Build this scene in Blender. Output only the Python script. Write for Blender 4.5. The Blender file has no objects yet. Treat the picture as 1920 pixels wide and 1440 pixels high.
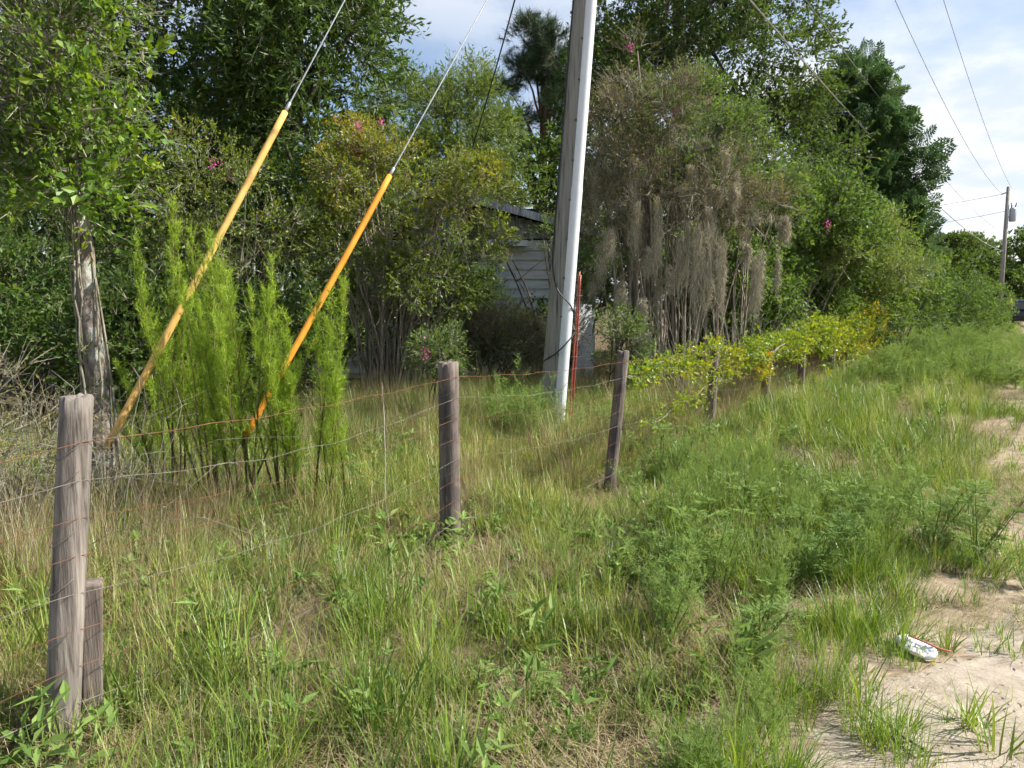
import bpy, bmesh, math, random
import numpy as np
from mathutils import Vector, Matrix

R = math.radians
rng = np.random.default_rng(11)
random.seed(11)
sc = bpy.context.scene
col = sc.collection

# ------------------------------------------------------------------ camera, sky, sun, exposure
cam_d = bpy.data.cameras.new('camera'); cam = bpy.data.objects.new('camera', cam_d); col.objects.link(cam)
cam.location = (0, 0, 1.65)
cam.rotation_euler = (R(90 - 6.32), 0, 0)
cam_d.sensor_width = 36.0; cam_d.lens = 26.25
cam_d.clip_start = 0.05; cam_d.clip_end = 3000
sc.camera = cam

SUN_AZ = R(90)      # measured from +Y (straight ahead) towards +X (right)
SUN_EL = R(46)
world = bpy.data.worlds.new('World'); sc.world = world; world.use_nodes = True
wn, wl = world.node_tree.nodes, world.node_tree.links
wn.clear()
w_out = wn.new('ShaderNodeOutputWorld'); w_bg = wn.new('ShaderNodeBackground')
w_sky = wn.new('ShaderNodeTexSky'); w_sky.sky_type = 'NISHITA'; w_sky.sun_disc = False
w_sky.sun_elevation = SUN_EL; w_sky.sun_rotation = SUN_AZ
w_sky.air_density = 1.0; w_sky.dust_density = 1.2; w_sky.ozone_density = 1.6
w_bg.inputs['Strength'].default_value = 0.085
w_tc = wn.new('ShaderNodeTexCoord'); w_sep = wn.new('ShaderNodeSeparateXYZ')
wl.new(w_tc.outputs['Generated'], w_sep.inputs[0])
def wmath(op, a, b=None):
    n = wn.new('ShaderNodeMath'); n.operation = op
    for i, x in enumerate((a, b)):
        if x is None: continue
        if isinstance(x, (int, float)): n.inputs[i].default_value = x
        else: wl.new(x, n.inputs[i])
    return n.outputs[0]
den = wmath('ADD', wmath('MAXIMUM', w_sep.outputs['Z'], 0.0), 0.22)
w_cmb = wn.new('ShaderNodeCombineXYZ')
wl.new(wmath('DIVIDE', w_sep.outputs['X'], den), w_cmb.inputs[0])
wl.new(wmath('DIVIDE', w_sep.outputs['Y'], den), w_cmb.inputs[1])
CLS, CLO = 0.42, (12.3, 8.8, 0)
def wnoise(scale, detail, off):
    mp = wn.new('ShaderNodeMapping'); mp.inputs['Location'].default_value = off
    wl.new(w_cmb.outputs[0], mp.inputs[0])
    n = wn.new('ShaderNodeTexNoise'); n.inputs['Scale'].default_value = scale
    n.inputs['Detail'].default_value = detail; n.inputs['Roughness'].default_value = 0.55
    wl.new(mp.outputs[0], n.inputs['Vector']); return n.outputs['Fac']
def wrange(x, a, b):
    n = wn.new('ShaderNodeMapRange'); n.interpolation_type = 'SMOOTHSTEP'
    n.inputs['From Min'].default_value = a; n.inputs['From Max'].default_value = b
    wl.new(x, n.inputs['Value']); return n.outputs[0]
clump = wrange(wnoise(CLS, 1.0, CLO), 0.40, 0.58)          # where the cloud field lies
puff = wrange(wnoise(2.3, 7.0, (0.3, 5.1, 0)), 0.42, 0.66)
veil = wmath('MULTIPLY', clump, 0.8)
cloud = wmath('MINIMUM', wmath('ADD', veil, wmath('MULTIPLY', puff, wmath('MULTIPLY', clump, 0.75))), 1.0)
w_mix = wn.new('ShaderNodeMix'); w_mix.data_type = 'RGBA'
wl.new(cloud, w_mix.inputs['Factor']); wl.new(w_sky.outputs[0], w_mix.inputs['A'])
w_cc = wn.new('ShaderNodeMix'); w_cc.data_type = 'RGBA'; wl.new(puff, w_cc.inputs['Factor'])
w_cc.inputs['A'].default_value = (4.7, 5.05, 5.75, 1); w_cc.inputs['B'].default_value = (6.3, 6.4, 6.5, 1); wl.new(w_cc.outputs['Result'], w_mix.inputs['B'])
wl.new(w_mix.outputs['Result'], w_bg.inputs['Color']); wl.new(w_bg.outputs[0], w_out.inputs[0])

sun_d = bpy.data.lights.new('sun', 'SUN'); sun_d.energy = 5.0; sun_d.angle = R(0.53); sun_d.color = (1.0, 0.95, 0.86)
sun = bpy.data.objects.new('sun', sun_d); col.objects.link(sun)
sdir = Vector((math.sin(SUN_AZ) * math.cos(SUN_EL), math.cos(SUN_AZ) * math.cos(SUN_EL), math.sin(SUN_EL)))
sun.rotation_euler = sdir.to_track_quat('Z', 'Y').to_euler()
sun.location = (20, 5, 30)

sc.view_settings.view_transform = 'Standard'; sc.view_settings.look = 'None'
sc.view_settings.exposure = 1.12; sc.view_settings.gamma = 1.0; sc.view_settings.use_curve_mapping = False
cy = sc.cycles
cy.max_bounces = 3; cy.diffuse_bounces = 1; cy.glossy_bounces = 2; cy.transmission_bounces = 4; cy.transparent_max_bounces = 8
cy.caustics_reflective = False; cy.caustics_refractive = False
cy.sample_clamp_indirect = 4.0
cy.use_adaptive_sampling = True; cy.adaptive_threshold = 0.04; cy.adaptive_min_samples = 16

# ------------------------------------------------------------------ helpers
def tag(o, label=None, cat=None, group=None, kind=None):
    if label: o['label'] = label
    if cat: o['category'] = cat
    if group: o['group'] = group
    if kind: o['kind'] = kind
    return o
def empty(name, loc=(0, 0, 0), label=None, cat=None, group=None):
    o = bpy.data.objects.new(name, None); col.objects.link(o); o.location = loc
    o.empty_display_size = 0.2
    return tag(o, label, cat, group)
def nrm(a):
    return a / np.maximum(np.linalg.norm(a, axis=-1, keepdims=True), 1e-9)

class MB:
    """collects vertices and faces with one float attribute v per vertex"""
    def __init__(s): s.v = []; s.q = []; s.t = []; s.a = []; s.n = 0; s.qm = []; s.tm = []
    def add(s, verts, quads=None, tris=None, val=0.5, mi=0):
        verts = np.asarray(verts, float).reshape(-1, 3); k = len(verts)
        s.v.append(verts)
        s.a.append(np.broadcast_to(np.asarray(val, float), (k,)).copy() if np.ndim(val) < 1 or len(val) != k else np.asarray(val, float))
        if quads is not None and len(quads): q = np.asarray(quads, int).reshape(-1, 4) + s.n; s.q.append(q); s.qm.append(np.full(len(q), mi))
        if tris is not None and len(tris): t = np.asarray(tris, int).reshape(-1, 3) + s.n; s.t.append(t); s.tm.append(np.full(len(t), mi))
        s.n += k; return s
    def box(s, c, d, rz=0, rx=0, ry=0, val=0.5, mi=0):
        p = np.array([[x, y, z] for x in (-.5, .5) for y in (-.5, .5) for z in (-.5, .5)]) * np.array(d)
        M = np.array(Matrix.Rotation(rz, 3, 'Z') @ Matrix.Rotation(ry, 3, 'Y') @ Matrix.Rotation(rx, 3, 'X'))
        s.add(p @ M.T + np.array(c), [[0, 1, 3, 2], [4, 6, 7, 5], [0, 4, 5, 1], [2, 3, 7, 6], [0, 2, 6, 4], [1, 5, 7, 3]], val=val, mi=mi); return s
    def tube(s, pts, rad, sides=6, cap=True, val=0.5, mi=0):
        pts = np.asarray(pts, float); n = len(pts); rad = np.broadcast_to(np.asarray(rad, float), (n,))
        tan = nrm(np.gradient(pts, axis=0))
        ref = np.array([0, 0, 1.0]) if abs(tan[0][2]) < 0.8 else np.array([1.0, 0, 0])
        fr = []; b0 = nrm(np.cross(tan[0], ref))
        for i in range(n):
            b0 = nrm(b0 - tan[i] * np.dot(b0, tan[i])); fr.append((b0, np.cross(tan[i], b0)))
        a = np.linspace(0, 2 * np.pi, sides, endpoint=False)
        V = np.concatenate([pts[i] + rad[i] * (np.cos(a)[:, None] * fr[i][0] + np.sin(a)[:, None] * fr[i][1]) for i in range(n)])
        i, j = np.meshgrid(np.arange(n - 1), np.arange(sides), indexing='ij'); j2 = (j + 1) % sides
        Q = np.stack([i * sides + j, i * sides + j2, (i + 1) * sides + j2, (i + 1) * sides + j], -1).reshape(-1, 4)
        T = []
        if cap:
            V = np.concatenate([V, pts[:1], pts[-1:]]); c0, c1 = n * sides, n * sides + 1
            for k in range(sides):
                T.append([c0, (k + 1) % sides, k]); T.append([c1, (n - 1) * sides + k, (n - 1) * sides + (k + 1) % sides])
        s.add(V, Q, T, val=val, mi=mi); return s
    def raw(s):
        V = np.concatenate(s.v); a = np.concatenate(s.a); T = []; mi = []
        for q, m in zip(s.q, s.qm): T += [q[:, [0, 1, 2]], q[:, [0, 2, 3]]]; mi += [m, m]
        for t, m in zip(s.t, s.tm): T.append(t); mi.append(m)
        return V, a, np.concatenate(T), np.concatenate(mi)
    def build(s, name, mat, parent=None, smooth=False, link=True):
        me = bpy.data.meshes.new(name)
        V = np.concatenate(s.v) if s.v else np.zeros((0, 3))
        me.vertices.add(len(V)); me.vertices.foreach_set('co', V.astype(np.float32).ravel())
        Q = np.concatenate(s.q) if s.q else np.zeros((0, 4), int); T = np.concatenate(s.t) if s.t else np.zeros((0, 3), int)
        nl = Q.size + T.size
        me.loops.add(nl); me.loops.foreach_set('vertex_index', np.concatenate([Q.ravel(), T.ravel()]).astype(np.int32))
        me.polygons.add(len(Q) + len(T))
        ls = np.concatenate([np.arange(len(Q)) * 4, Q.size + np.arange(len(T)) * 3]).astype(np.int32)
        me.polygons.foreach_set('loop_start', ls)
        mats = mat if isinstance(mat, (list, tuple)) else [mat]
        for m in mats: me.materials.append(m)
        if len(mats) > 1:
            me.polygons.foreach_set('material_index', np.concatenate([x for x in s.qm + s.tm]).astype(np.int32))
        me.polygons.foreach_set('use_smooth', np.full(len(Q) + len(T), smooth))
        at = me.attributes.new('v', 'FLOAT', 'POINT'); at.data.foreach_set('value', np.concatenate(s.a).astype(np.float32))
        me.update(calc_edges=True)
        o = bpy.data.objects.new(name, me)
        if link: col.objects.link(o)
        if parent is not None: o.parent = parent
        return o

def leaves(mb, b, d, n, L, W, val, fold=0.18, droop=0.0, mi=0):
    """folded rhombic leaves, vectorised"""
    b = np.asarray(b, float); N = len(b); d = nrm(d); side = nrm(np.cross(d, n)); up = np.cross(side, d)
    L = np.broadcast_to(L, (N,))[:, None]; W = np.broadcast_to(W, (N,))[:, None]
    dz = np.array([0, 0, -1.0]) * droop * L
    mid = b + d * L * 0.45 + up * W * fold + dz * 0.3
    V = np.stack([b, mid + side * W * .5, b + d * L + dz, mid - side * W * .5], 1).reshape(-1, 3)
    k = np.arange(N)[:, None] * 4
    T = np.concatenate([k + [0, 1, 2], k + [0, 2, 3]])
    mb.add(V, None, T, val=np.repeat(np.broadcast_to(val, (N,)), 4), mi=mi)
def slivers(mb, b, d, L, W, val, mi=0):
    """single thin triangles (hair-like leaflets, needles, twigs)"""
    b = np.asarray(b, float); N = len(b); d = nrm(d); side = nrm(np.cross(d, rng.normal(size=(N, 3))))
    L = np.broadcast_to(L, (N,))[:, None]; W = np.broadcast_to(W, (N,))[:, None]
    V = np.stack([b - side * W / 2, b + side * W / 2, b + d * L], 1).reshape(-1, 3)
    mb.add(V, None, np.arange(N * 3).reshape(-1, 3), val=np.repeat(np.broadcast_to(val, (N,)), 3), mi=mi)
def blades(mb, base, az, lean, curve, L, W, val, seg=4, mi=0, twist=0.0):
    """arching tapered grass blades"""
    base = np.asarray(base, float); N = len(base)
    az, lean, curve, L, W = [np.broadcast_to(x, (N,)).astype(float) for x in (az, lean, curve, L, W)]
    P = base.copy(); rows = []
    hz = np.stack([np.cos(az), np.sin(az), np.zeros(N)], 1); sd = np.stack([-np.sin(az + twist), np.cos(az + twist), np.zeros(N)], 1)
    for k in range(seg + 1):
        f = k / seg; w = W * (0.75 + 0.6 * f) * (1 - f ** 1.6) + 1e-4
        if k < seg: rows.append(P - sd * w[:, None] / 2); rows.append(P + sd * w[:, None] / 2)
        else: rows.append(P)
        phi = lean + curve * (f + .5 / seg)
        P = P + (L / seg)[:, None] * (hz * np.sin(phi)[:, None] + np.array([0, 0, 1.0]) * np.cos(phi)[:, None])
    V = np.stack(rows, 1); m = V.shape[1]; k0 = np.arange(N)[:, None] * m
    Q = np.concatenate([k0 + [2 * i, 2 * i + 1, 2 * i + 3, 2 * i + 2] for i in range(seg - 1)]); T = k0 + [m - 3, m - 2, m - 1]
    mb.add(V.reshape(-1, 3), Q, T, val=np.repeat(np.broadcast_to(val, (N,)), m), mi=mi)
def rdir(n, zmin=-1.0, zmax=1.0):
    z = rng.uniform(zmin, zmax, n); a = rng.uniform(0, 2 * np.pi, n); r = np.sqrt(1 - z * z)
    return np.stack([r * np.cos(a), r * np.sin(a), z], 1)
def vnoise(x, y, seed=0, sc_=1.0):
    x = np.asarray(x) * sc_; y = np.asarray(y) * sc_
    def h(i, j):
        v = np.sin(i * 127.1 + j * 311.7 + seed * 74.7) * 43758.5453; return v - np.floor(v)
    i, j = np.floor(x), np.floor(y); f, g = x - i, y - j; f = f * f * (3 - 2 * f); g = g * g * (3 - 2 * g)
    return (h(i, j) * (1 - f) + h(i + 1, j) * f) * (1 - g) + (h(i, j + 1) * (1 - f) + h(i + 1, j + 1) * f) * g
def wobble(p0, p1, n, amp, bend=(0, 0, 0)):
    t = np.linspace(0, 1, n)[:, None]; p0 = np.array(p0, float); p1 = np.array(p1, float)
    o = rng.normal(size=(n, 3)) * amp; o = np.cumsum(o, 0) * 0.6; o -= o[0] * (1 - t) + o[-1] * t
    return p0 * (1 - t) + p1 * t + o + np.array(bend) * np.sin(np.pi * t)

# ------------------------------------------------------------------ materials
def mat_new(name):
    m = bpy.data.materials.new(name); m.use_nodes = True
    n = m.node_tree.nodes; n.clear(); return m, n, m.node_tree.links
def ramp(n, stops):
    r = n.new('ShaderNodeValToRGB'); e = r.color_ramp.elements
    while len(e) < len(stops): e.new(0.5)
    for k, (p, c) in enumerate(stops): e[k].position = p; e[k].color = (*c, 1)
    return r
def leaf_mat(name, cols, rough=0.42, trans=0.38, spec=0.45):
    """colour from leaf value v (mesh) plus tint (instance)"""
    m, n, l = mat_new(name)
    a = n.new('ShaderNodeAttribute'); a.attribute_name = 'v'
    b = n.new('ShaderNodeAttribute'); b.attribute_name = 'tint'; b.attribute_type = 'INSTANCER'
    s1 = n.new('ShaderNodeMath'); s1.operation = 'ADD'; l.new(a.outputs['Fac'], s1.inputs[0]); l.new(b.outputs['Fac'], s1.inputs[1])
    k = len(cols); r = ramp(n, [(i / (k - 1), c) for i, c in enumerate(cols)]); l.new(s1.outputs[0], r.inputs[0])
    p = n.new('ShaderNodeBsdfPrincipled'); l.new(r.outputs[0], p.inputs['Base Color'])
    p.inputs['Roughness'].default_value = rough; p.inputs['Specular IOR Level'].default_value = spec
    o = n.new('ShaderNodeOutputMaterial')
    if trans > 0:
        h = n.new('ShaderNodeHueSaturation'); h.inputs['Hue'].default_value = 0.485; h.inputs['Saturation'].default_value = 1.1
        h.inputs['Value'].default_value = 1.35; l.new(r.outputs[0], h.inputs['Color'])
        t = n.new('ShaderNodeBsdfTranslucent'); l.new(h.outputs[0], t.inputs[0])
        mx = n.new('ShaderNodeMixShader'); mx.inputs[0].default_value = trans
        l.new(p.outputs[0], mx.inputs[1]); l.new(t.outputs[0], mx.inputs[2]); l.new(mx.outputs[0], o.inputs[0])
    else: l.new(p.outputs[0], o.inputs[0])
    return m
def rough_mat(name, stops, scale=(1, 1, 1), nscale=6.0, detail=6.0, rough=0.8, bump=0.3, dist=0.01, spec=0.3, metal=0.0, space='Object', second=None):
    """noise-coloured solid; second = (colour, scale, threshold) adds blotches"""
    m, n, l = mat_new(name)
    tc = n.new('ShaderNodeTexCoord'); mp = n.new('ShaderNodeMapping'); mp.inputs['Scale'].default_value = scale
    l.new(tc.outputs[space], mp.inputs[0])
    no = n.new('ShaderNodeTexNoise'); no.inputs['Scale'].default_value = nscale; no.inputs['Detail'].default_value = detail; no.inputs['Roughness'].default_value = 0.62
    l.new(mp.outputs[0], no.inputs['Vector'])
    r = ramp(n, stops); l.new(no.outputs['Fac'], r.inputs[0]); c = r.outputs[0]
    if second:
        n2 = n.new('ShaderNodeTexNoise'); n2.inputs['Scale'].default_value = second[1]; n2.inputs['Detail'].default_value = 7
        l.new(tc.outputs[space], n2.inputs['Vector'])
        mr = n.new('ShaderNodeMapRange'); mr.interpolation_type = 'SMOOTHSTEP'; l.new(n2.outputs['Fac'], mr.inputs['Value'])
        mr.inputs['From Min'].default_value = second[2]; mr.inputs['From Max'].default_value = second[2] + 0.08
        mx = n.new('ShaderNodeMix'); mx.data_type = 'RGBA'; l.new(mr.outputs[0], mx.inputs['Factor']); l.new(c, mx.inputs['A']); mx.inputs['B'].default_value = (*second[0], 1)
        c = mx.outputs['Result']
    p = n.new('ShaderNodeBsdfPrincipled'); l.new(c, p.inputs['Base Color']); p.inputs['Roughness'].default_value = rough
    p.inputs['Specular IOR Level'].default_value = spec; p.inputs['Metallic'].default_value = metal
    if bump:
        bp = n.new('ShaderNodeBump'); bp.inputs['Strength'].default_value = bump; bp.inputs['Distance'].default_value = dist
        l.new(no.outputs['Fac'], bp.inputs['Height']); l.new(bp.outputs[0], p.inputs['Normal'])
    o = n.new('ShaderNodeOutputMaterial'); l.new(p.outputs[0], o.inputs[0]); return m
def plain(name, c, rough=0.5, metal=0.0, spec=0.5, trans=0.0, var=0.12):
    m, n, l = mat_new(name)
    p = n.new('ShaderNodeBsdfPrincipled'); p.inputs['Roughness'].default_value = rough; p.inputs['Metallic'].default_value = metal
    p.inputs['Specular IOR Level'].default_value = spec; p.inputs['Transmission Weight'].default_value = trans
    tc = n.new('ShaderNodeTexCoord'); no = n.new('ShaderNodeTexNoise'); no.inputs['Scale'].default_value = 14; no.inputs['Detail'].default_value = 5
    l.new(tc.outputs['Object'], no.inputs['Vector'])
    r = ramp(n, [(0.3, tuple(x * (1 - var) for x in c)), (0.7, tuple(min(1, x * (1 + var)) for x in c))]); l.new(no.outputs['Fac'], r.inputs[0])
    l.new(r.outputs[0], p.inputs['Base Color'])
    o = n.new('ShaderNodeOutputMaterial'); l.new(p.outputs[0], o.inputs[0]); return m

M = {}
M['sand'] = rough_mat('sand', [(0.25, (0.22, 0.183, 0.14)), (0.55, (0.335, 0.288, 0.228)), (0.8, (0.40, 0.355, 0.29))], nscale=9, detail=10, rough=0.95, bump=0.7, dist=0.03, spec=0.1, second=((0.19, 0.135, 0.085), 2.3, 0.55))
M['soil'] = rough_mat('soil', [(0.3, (0.055, 0.040, 0.024)), (0.55, (0.115, 0.09, 0.05)), (0.8, (0.20, 0.16, 0.10))], nscale=5, detail=10, rough=0.95, bump=0.8, dist=0.04, spec=0.1, second=((0.085, 0.062, 0.036), 0.9, 0.5))
M['post'] = rough_mat('weathered_post_wood', [(0.32, (0.06, 0.051, 0.044)), (0.5, (0.20, 0.172, 0.147)), (0.75, (0.32, 0.285, 0.245))], scale=(9, 9, 0.7), nscale=4.5, detail=9, rough=0.85, bump=0.8, dist=0.012, spec=0.2, second=((0.17, 0.15, 0.13), 3.0, 0.56))
M['post_dark'] = rough_mat('dark_post_wood', [(0.28, (0.06, 0.048, 0.042)), (0.5, (0.145, 0.118, 0.10)), (0.78, (0.29, 0.245, 0.205))], scale=(9, 9, 0.7), nscale=4.5, detail=9, rough=0.85, bump=0.8, dist=0.012, spec=0.2, second=((0.09, 0.075, 0.068), 3.0, 0.52))
M['pole'] = rough_mat('grey_pole_wood', [(0.33, (0.05, 0.047, 0.042)), (0.43, (0.19, 0.182, 0.16)), (0.75, (0.31, 0.30, 0.265))], scale=(14, 14, 0.35), nscale=3.0, detail=9, rough=0.85, bump=0.7, dist=0.015, spec=0.2)
M['guard'] = rough_mat('galvanised_guard', [(0.3, (0.56, 0.58, 0.60)), (0.7, (0.66, 0.68, 0.70))], scale=(1, 1, 0.4), nscale=5, rough=0.42, bump=0.05, dist=0.003, spec=0.5, metal=0.08)
M['bolt'] = plain('dark_bolt', (0.06, 0.06, 0.06), 0.5, 0.6)
M['black'] = plain('black_cable', (0.015, 0.015, 0.016), 0.5)
M['steel'] = plain('galvanised_strand', (0.36, 0.37, 0.38), 0.4, 0.6)
M['wire'] = plain('galvanised_wire', (0.17, 0.155, 0.135), 0.7, 0.1, var=0.3)
M['rust'] = plain('rusty_wire', (0.17, 0.075, 0.04), 0.8, 0.0, 0.2, var=0.45)
M['yellow'] = rough_mat('faded_yellow_plastic', [(0.3, (0.50, 0.29, 0.07)), (0.7, (0.66, 0.42, 0.13))], scale=(2, 2, 0.6), nscale=5, rough=0.65, bump=0.15, dist=0.003, spec=0.25, second=((0.40, 0.24, 0.08), 5.0, 0.60))
M['orange'] = rough_mat('orange_plastic', [(0.3, (0.58, 0.21, 0.015)), (0.7, (0.70, 0.29, 0.03))], scale=(2, 2, 0.6), nscale=5, rough=0.6, bump=0.15, dist=0.003, spec=0.25, second=((0.48, 0.19, 0.03), 5.0, 0.60))
M['red'] = plain('red_plastic', (0.33, 0.065, 0.04), 0.45)
M['bark'] = rough_mat('lichen_bark', [(0.28, (0.07, 0.055, 0.042)), (0.5, (0.20, 0.165, 0.135)), (0.72, (0.40, 0.37, 0.32))], scale=(3, 3, 1.1), nscale=6, detail=9, rough=0.9, bump=0.9, dist=0.03, spec=0.15, second=((0.36, 0.37, 0.31), 4.0, 0.58))
M['bark_dark'] = rough_mat('dark_bark', [(0.3, (0.035, 0.028, 0.022)), (0.6, (0.10, 0.082, 0.065)), (0.8, (0.17, 0.145, 0.12))], scale=(3, 3, 0.8), nscale=6, detail=8, rough=0.9, bump=0.8, dist=0.03, spec=0.15)
M['bark_pine'] = rough_mat('pine_bark', [(0.3, (0.06, 0.035, 0.025)), (0.6, (0.20, 0.11, 0.075)), (0.8, (0.29, 0.19, 0.14))], scale=(3, 3, 0.8), nscale=4, detail=8, rough=0.9, bump=0.8, dist=0.03, spec=0.15)
M['myrtle_bark'] = rough_mat('smooth_pale_bark', [(0.3, (0.14, 0.11, 0.085)), (0.55, (0.29, 0.245, 0.19)), (0.8, (0.42, 0.38, 0.31))], scale=(2, 2, 0.5), nscale=9, detail=6, rough=0.75, bump=0.3, dist=0.01, spec=0.2)
M['twig'] = rough_mat('dry_twig', [(0.3, (0.12, 0.108, 0.078)), (0.7, (0.32, 0.295, 0.225))], nscale=7, rough=0.85, bump=0)
M['siding'] = rough_mat('white_painted_siding', [(0.3, (0.60, 0.62, 0.64)), (0.6, (0.78, 0.79, 0.80)), (0.8, (0.82, 0.83, 0.83))], scale=(0.6, 1, 3), nscale=3.5, detail=9, rough=0.7, bump=0.2, dist=0.005, spec=0.25, second=((0.30, 0.31, 0.29), 1.7, 0.62))
M['board'] = rough_mat('peeling_grey_board', [(0.35, (0.10, 0.10, 0.105)), (0.5, (0.34, 0.35, 0.37)), (0.7, (0.60, 0.61, 0.62))], scale=(6, 6, 0.7), nscale=3.5, detail=9, rough=0.85, bump=0.4, dist=0.008, spec=0.2)
M['roof'] = rough_mat('old_roofing', [(0.3, (0.05, 0.045, 0.04)), (0.6, (0.12, 0.11, 0.10)), (0.8, (0.19, 0.175, 0.15))], nscale=4, detail=9, rough=0.9, bump=0.5, dist=0.02, spec=0.2)
M['attic_shade'] = plain('painted_attic_shade', (0.02, 0.019, 0.018), 0.9)
M['moss'] = leaf_mat('spanish_moss', [(0.17, 0.155, 0.105), (0.35, 0.325, 0.23), (0.53, 0.49, 0.36)], rough=0.9, trans=0.25, spec=0.1)
M['straw'] = leaf_mat('dry_straw', [(0.10, 0.078, 0.042), (0.22, 0.18, 0.095), (0.38, 0.325, 0.185), (0.20, 0.15, 0.08)], rough=0.7, trans=0.25, spec=0.2)
M['grass'] = leaf_mat('grass_blade', [(0.055, 0.11, 0.016), (0.145, 0.23, 0.032), (0.26, 0.335, 0.058), (0.40, 0.39, 0.115), (0.44, 0.37, 0.17)], rough=0.42, trans=0.35, spec=0.4)
M['bright_grass'] = leaf_mat('bright_grass_blade', [(0.07, 0.15, 0.018), (0.15, 0.25, 0.033), (0.27, 0.36, 0.062)], rough=0.4, trans=0.35, spec=0.4)
M['fennel'] = leaf_mat('dogfennel_leaf', [(0.15, 0.24, 0.028), (0.26, 0.39, 0.042), (0.38, 0.50, 0.08)], rough=0.6, trans=0.35, spec=0.2)
M['fennel_stem'] = leaf_mat('dogfennel_stem', [(0.05, 0.035, 0.02), (0.13, 0.09, 0.045), (0.17, 0.19, 0.05)], rough=0.7, trans=0.0, spec=0.2)
M['weed'] = leaf_mat('feathery_weed_leaf', [(0.075, 0.14, 0.032), (0.14, 0.225, 0.052), (0.235, 0.325, 0.095)], rough=0.6, trans=0.4, spec=0.15)
M['laurel'] = leaf_mat('dark_glossy_leaf', [(0.026, 0.058, 0.012), (0.060, 0.112, 0.021), (0.12, 0.185, 0.036)], rough=0.46, trans=0.42, spec=0.36)
M['oak'] = leaf_mat('oak_leaf', [(0.032, 0.062, 0.015), (0.068, 0.118, 0.024), (0.125, 0.185, 0.04)], rough=0.5, trans=0.42, spec=0.3)
M['lime'] = leaf_mat('light_leaf', [(0.07, 0.12, 0.022), (0.12, 0.185, 0.034), (0.18, 0.25, 0.055)], rough=0.45, trans=0.4, spec=0.35)
M['hedge'] = leaf_mat('hedge_leaf', [(0.045, 0.095, 0.018), (0.085, 0.155, 0.030), (0.155, 0.235, 0.045)], rough=0.5, trans=0.46, spec=0.28)
M['pine'] = leaf_mat('pine_needle', [(0.022, 0.045, 0.018), (0.042, 0.075, 0.03), (0.07, 0.11, 0.045)], rough=0.5, trans=0.15, spec=0.35)
M['frond'] = leaf_mat('feathery_frond_leaf', [(0.030, 0.070, 0.025), (0.055, 0.11, 0.038), (0.10, 0.16, 0.05)], rough=0.42, trans=0.35, spec=0.4)
M['myrtle'] = leaf_mat('crape_myrtle_leaf', [(0.06, 0.11, 0.020), (0.12, 0.18, 0.028), (0.21, 0.255, 0.035), (0.34, 0.28, 0.04), (0.40, 0.18, 0.04)], rough=0.42, trans=0.4, spec=0.4)
M['brownleaf'] = leaf_mat('browning_leaf', [(0.055, 0.085, 0.022), (0.11, 0.125, 0.035), (0.20, 0.175, 0.06), (0.29, 0.20, 0.08)], rough=0.6, trans=0.3, spec=0.25)
M['vine'] = leaf_mat('yellowing_vine_leaf', [(0.10, 0.19, 0.025), (0.20, 0.29, 0.035), (0.36, 0.36, 0.045), (0.55, 0.36, 0.04), (0.56, 0.20, 0.035)], rough=0.4, trans=0.42, spec=0.35)
M['pink'] = leaf_mat('pink_blossom', [(0.42, 0.05, 0.16), (0.62, 0.12, 0.32), (0.75, 0.28, 0.48)], rough=0.6, trans=0.35, spec=0.2)
M['plastic'] = plain('white_plastic', (0.80, 0.80, 0.80), 0.35, var=0.04)
M['clear'] = plain('clear_plastic', (0.85, 0.88, 0.88), 0.15, trans=0.8, var=0.02)
M['car'] = plain('dark_blue_car_paint', (0.012, 0.016, 0.032), 0.25, 0.3, 0.6)
M['glass'] = plain('tinted_glass', (0.015, 0.02, 0.025), 0.08, 0, 0.7)
M['tyre'] = plain('tyre_rubber', (0.02, 0.02, 0.02), 0.85)
M['lens_red'] = plain('red_lamp_lens', (0.35, 0.015, 0.012), 0.25)
M['tank'] = plain('grey_tank_paint', (0.30, 0.33, 0.36), 0.45, 0.2)
M['ceramic'] = plain('brown_ceramic', (0.12, 0.06, 0.04), 0.3)

# ------------------------------------------------------------------ scatter by geometry nodes (only for uncountable stuff and crowns)
_colls = {}
def protos(key, objs):
    c = bpy.data.collections.new('source_' + key)
    for i, o in enumerate(objs):
        o.name = 'source_%s_%02d' % (key, i); c.objects.link(o)
    ng = bpy.data.node_groups.new('scatter_' + key, 'GeometryNodeTree')
    ng.interface.new_socket('Geometry', in_out='INPUT', socket_type='NodeSocketGeometry')
    ng.interface.new_socket('Geometry', in_out='OUTPUT', socket_type='NodeSocketGeometry')
    n, l = ng.nodes, ng.links
    gi = n.new('NodeGroupInput'); go = n.new('NodeGroupOutput'); mp = n.new('GeometryNodeMeshToPoints'); ip = n.new('GeometryNodeInstanceOnPoints')
    ci = n.new('GeometryNodeCollectionInfo'); ci.inputs['Collection'].default_value = c; ci.inputs['Separate Children'].default_value = True; ci.inputs['Reset Children'].default_value = True
    l.new(gi.outputs[0], mp.inputs['Mesh']); l.new(mp.outputs[0], ip.inputs['Points']); l.new(ci.outputs[0], ip.inputs['Instance'])
    ip.inputs['Pick Instance'].default_value = True
    def na(nm, ty):
        a = n.new('GeometryNodeInputNamedAttribute'); a.data_type = ty; a.inputs['Name'].default_value = nm; return a.outputs['Attribute']
    l.new(na('idx', 'INT'), ip.inputs['Instance Index']); l.new(na('rot', 'FLOAT_VECTOR'), ip.inputs['Rotation']); l.new(na('scl', 'FLOAT_VECTOR'), ip.inputs['Scale'])
    l.new(ip.outputs[0], go.inputs[0])
    _colls[key] = (ng, len(objs))
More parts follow.
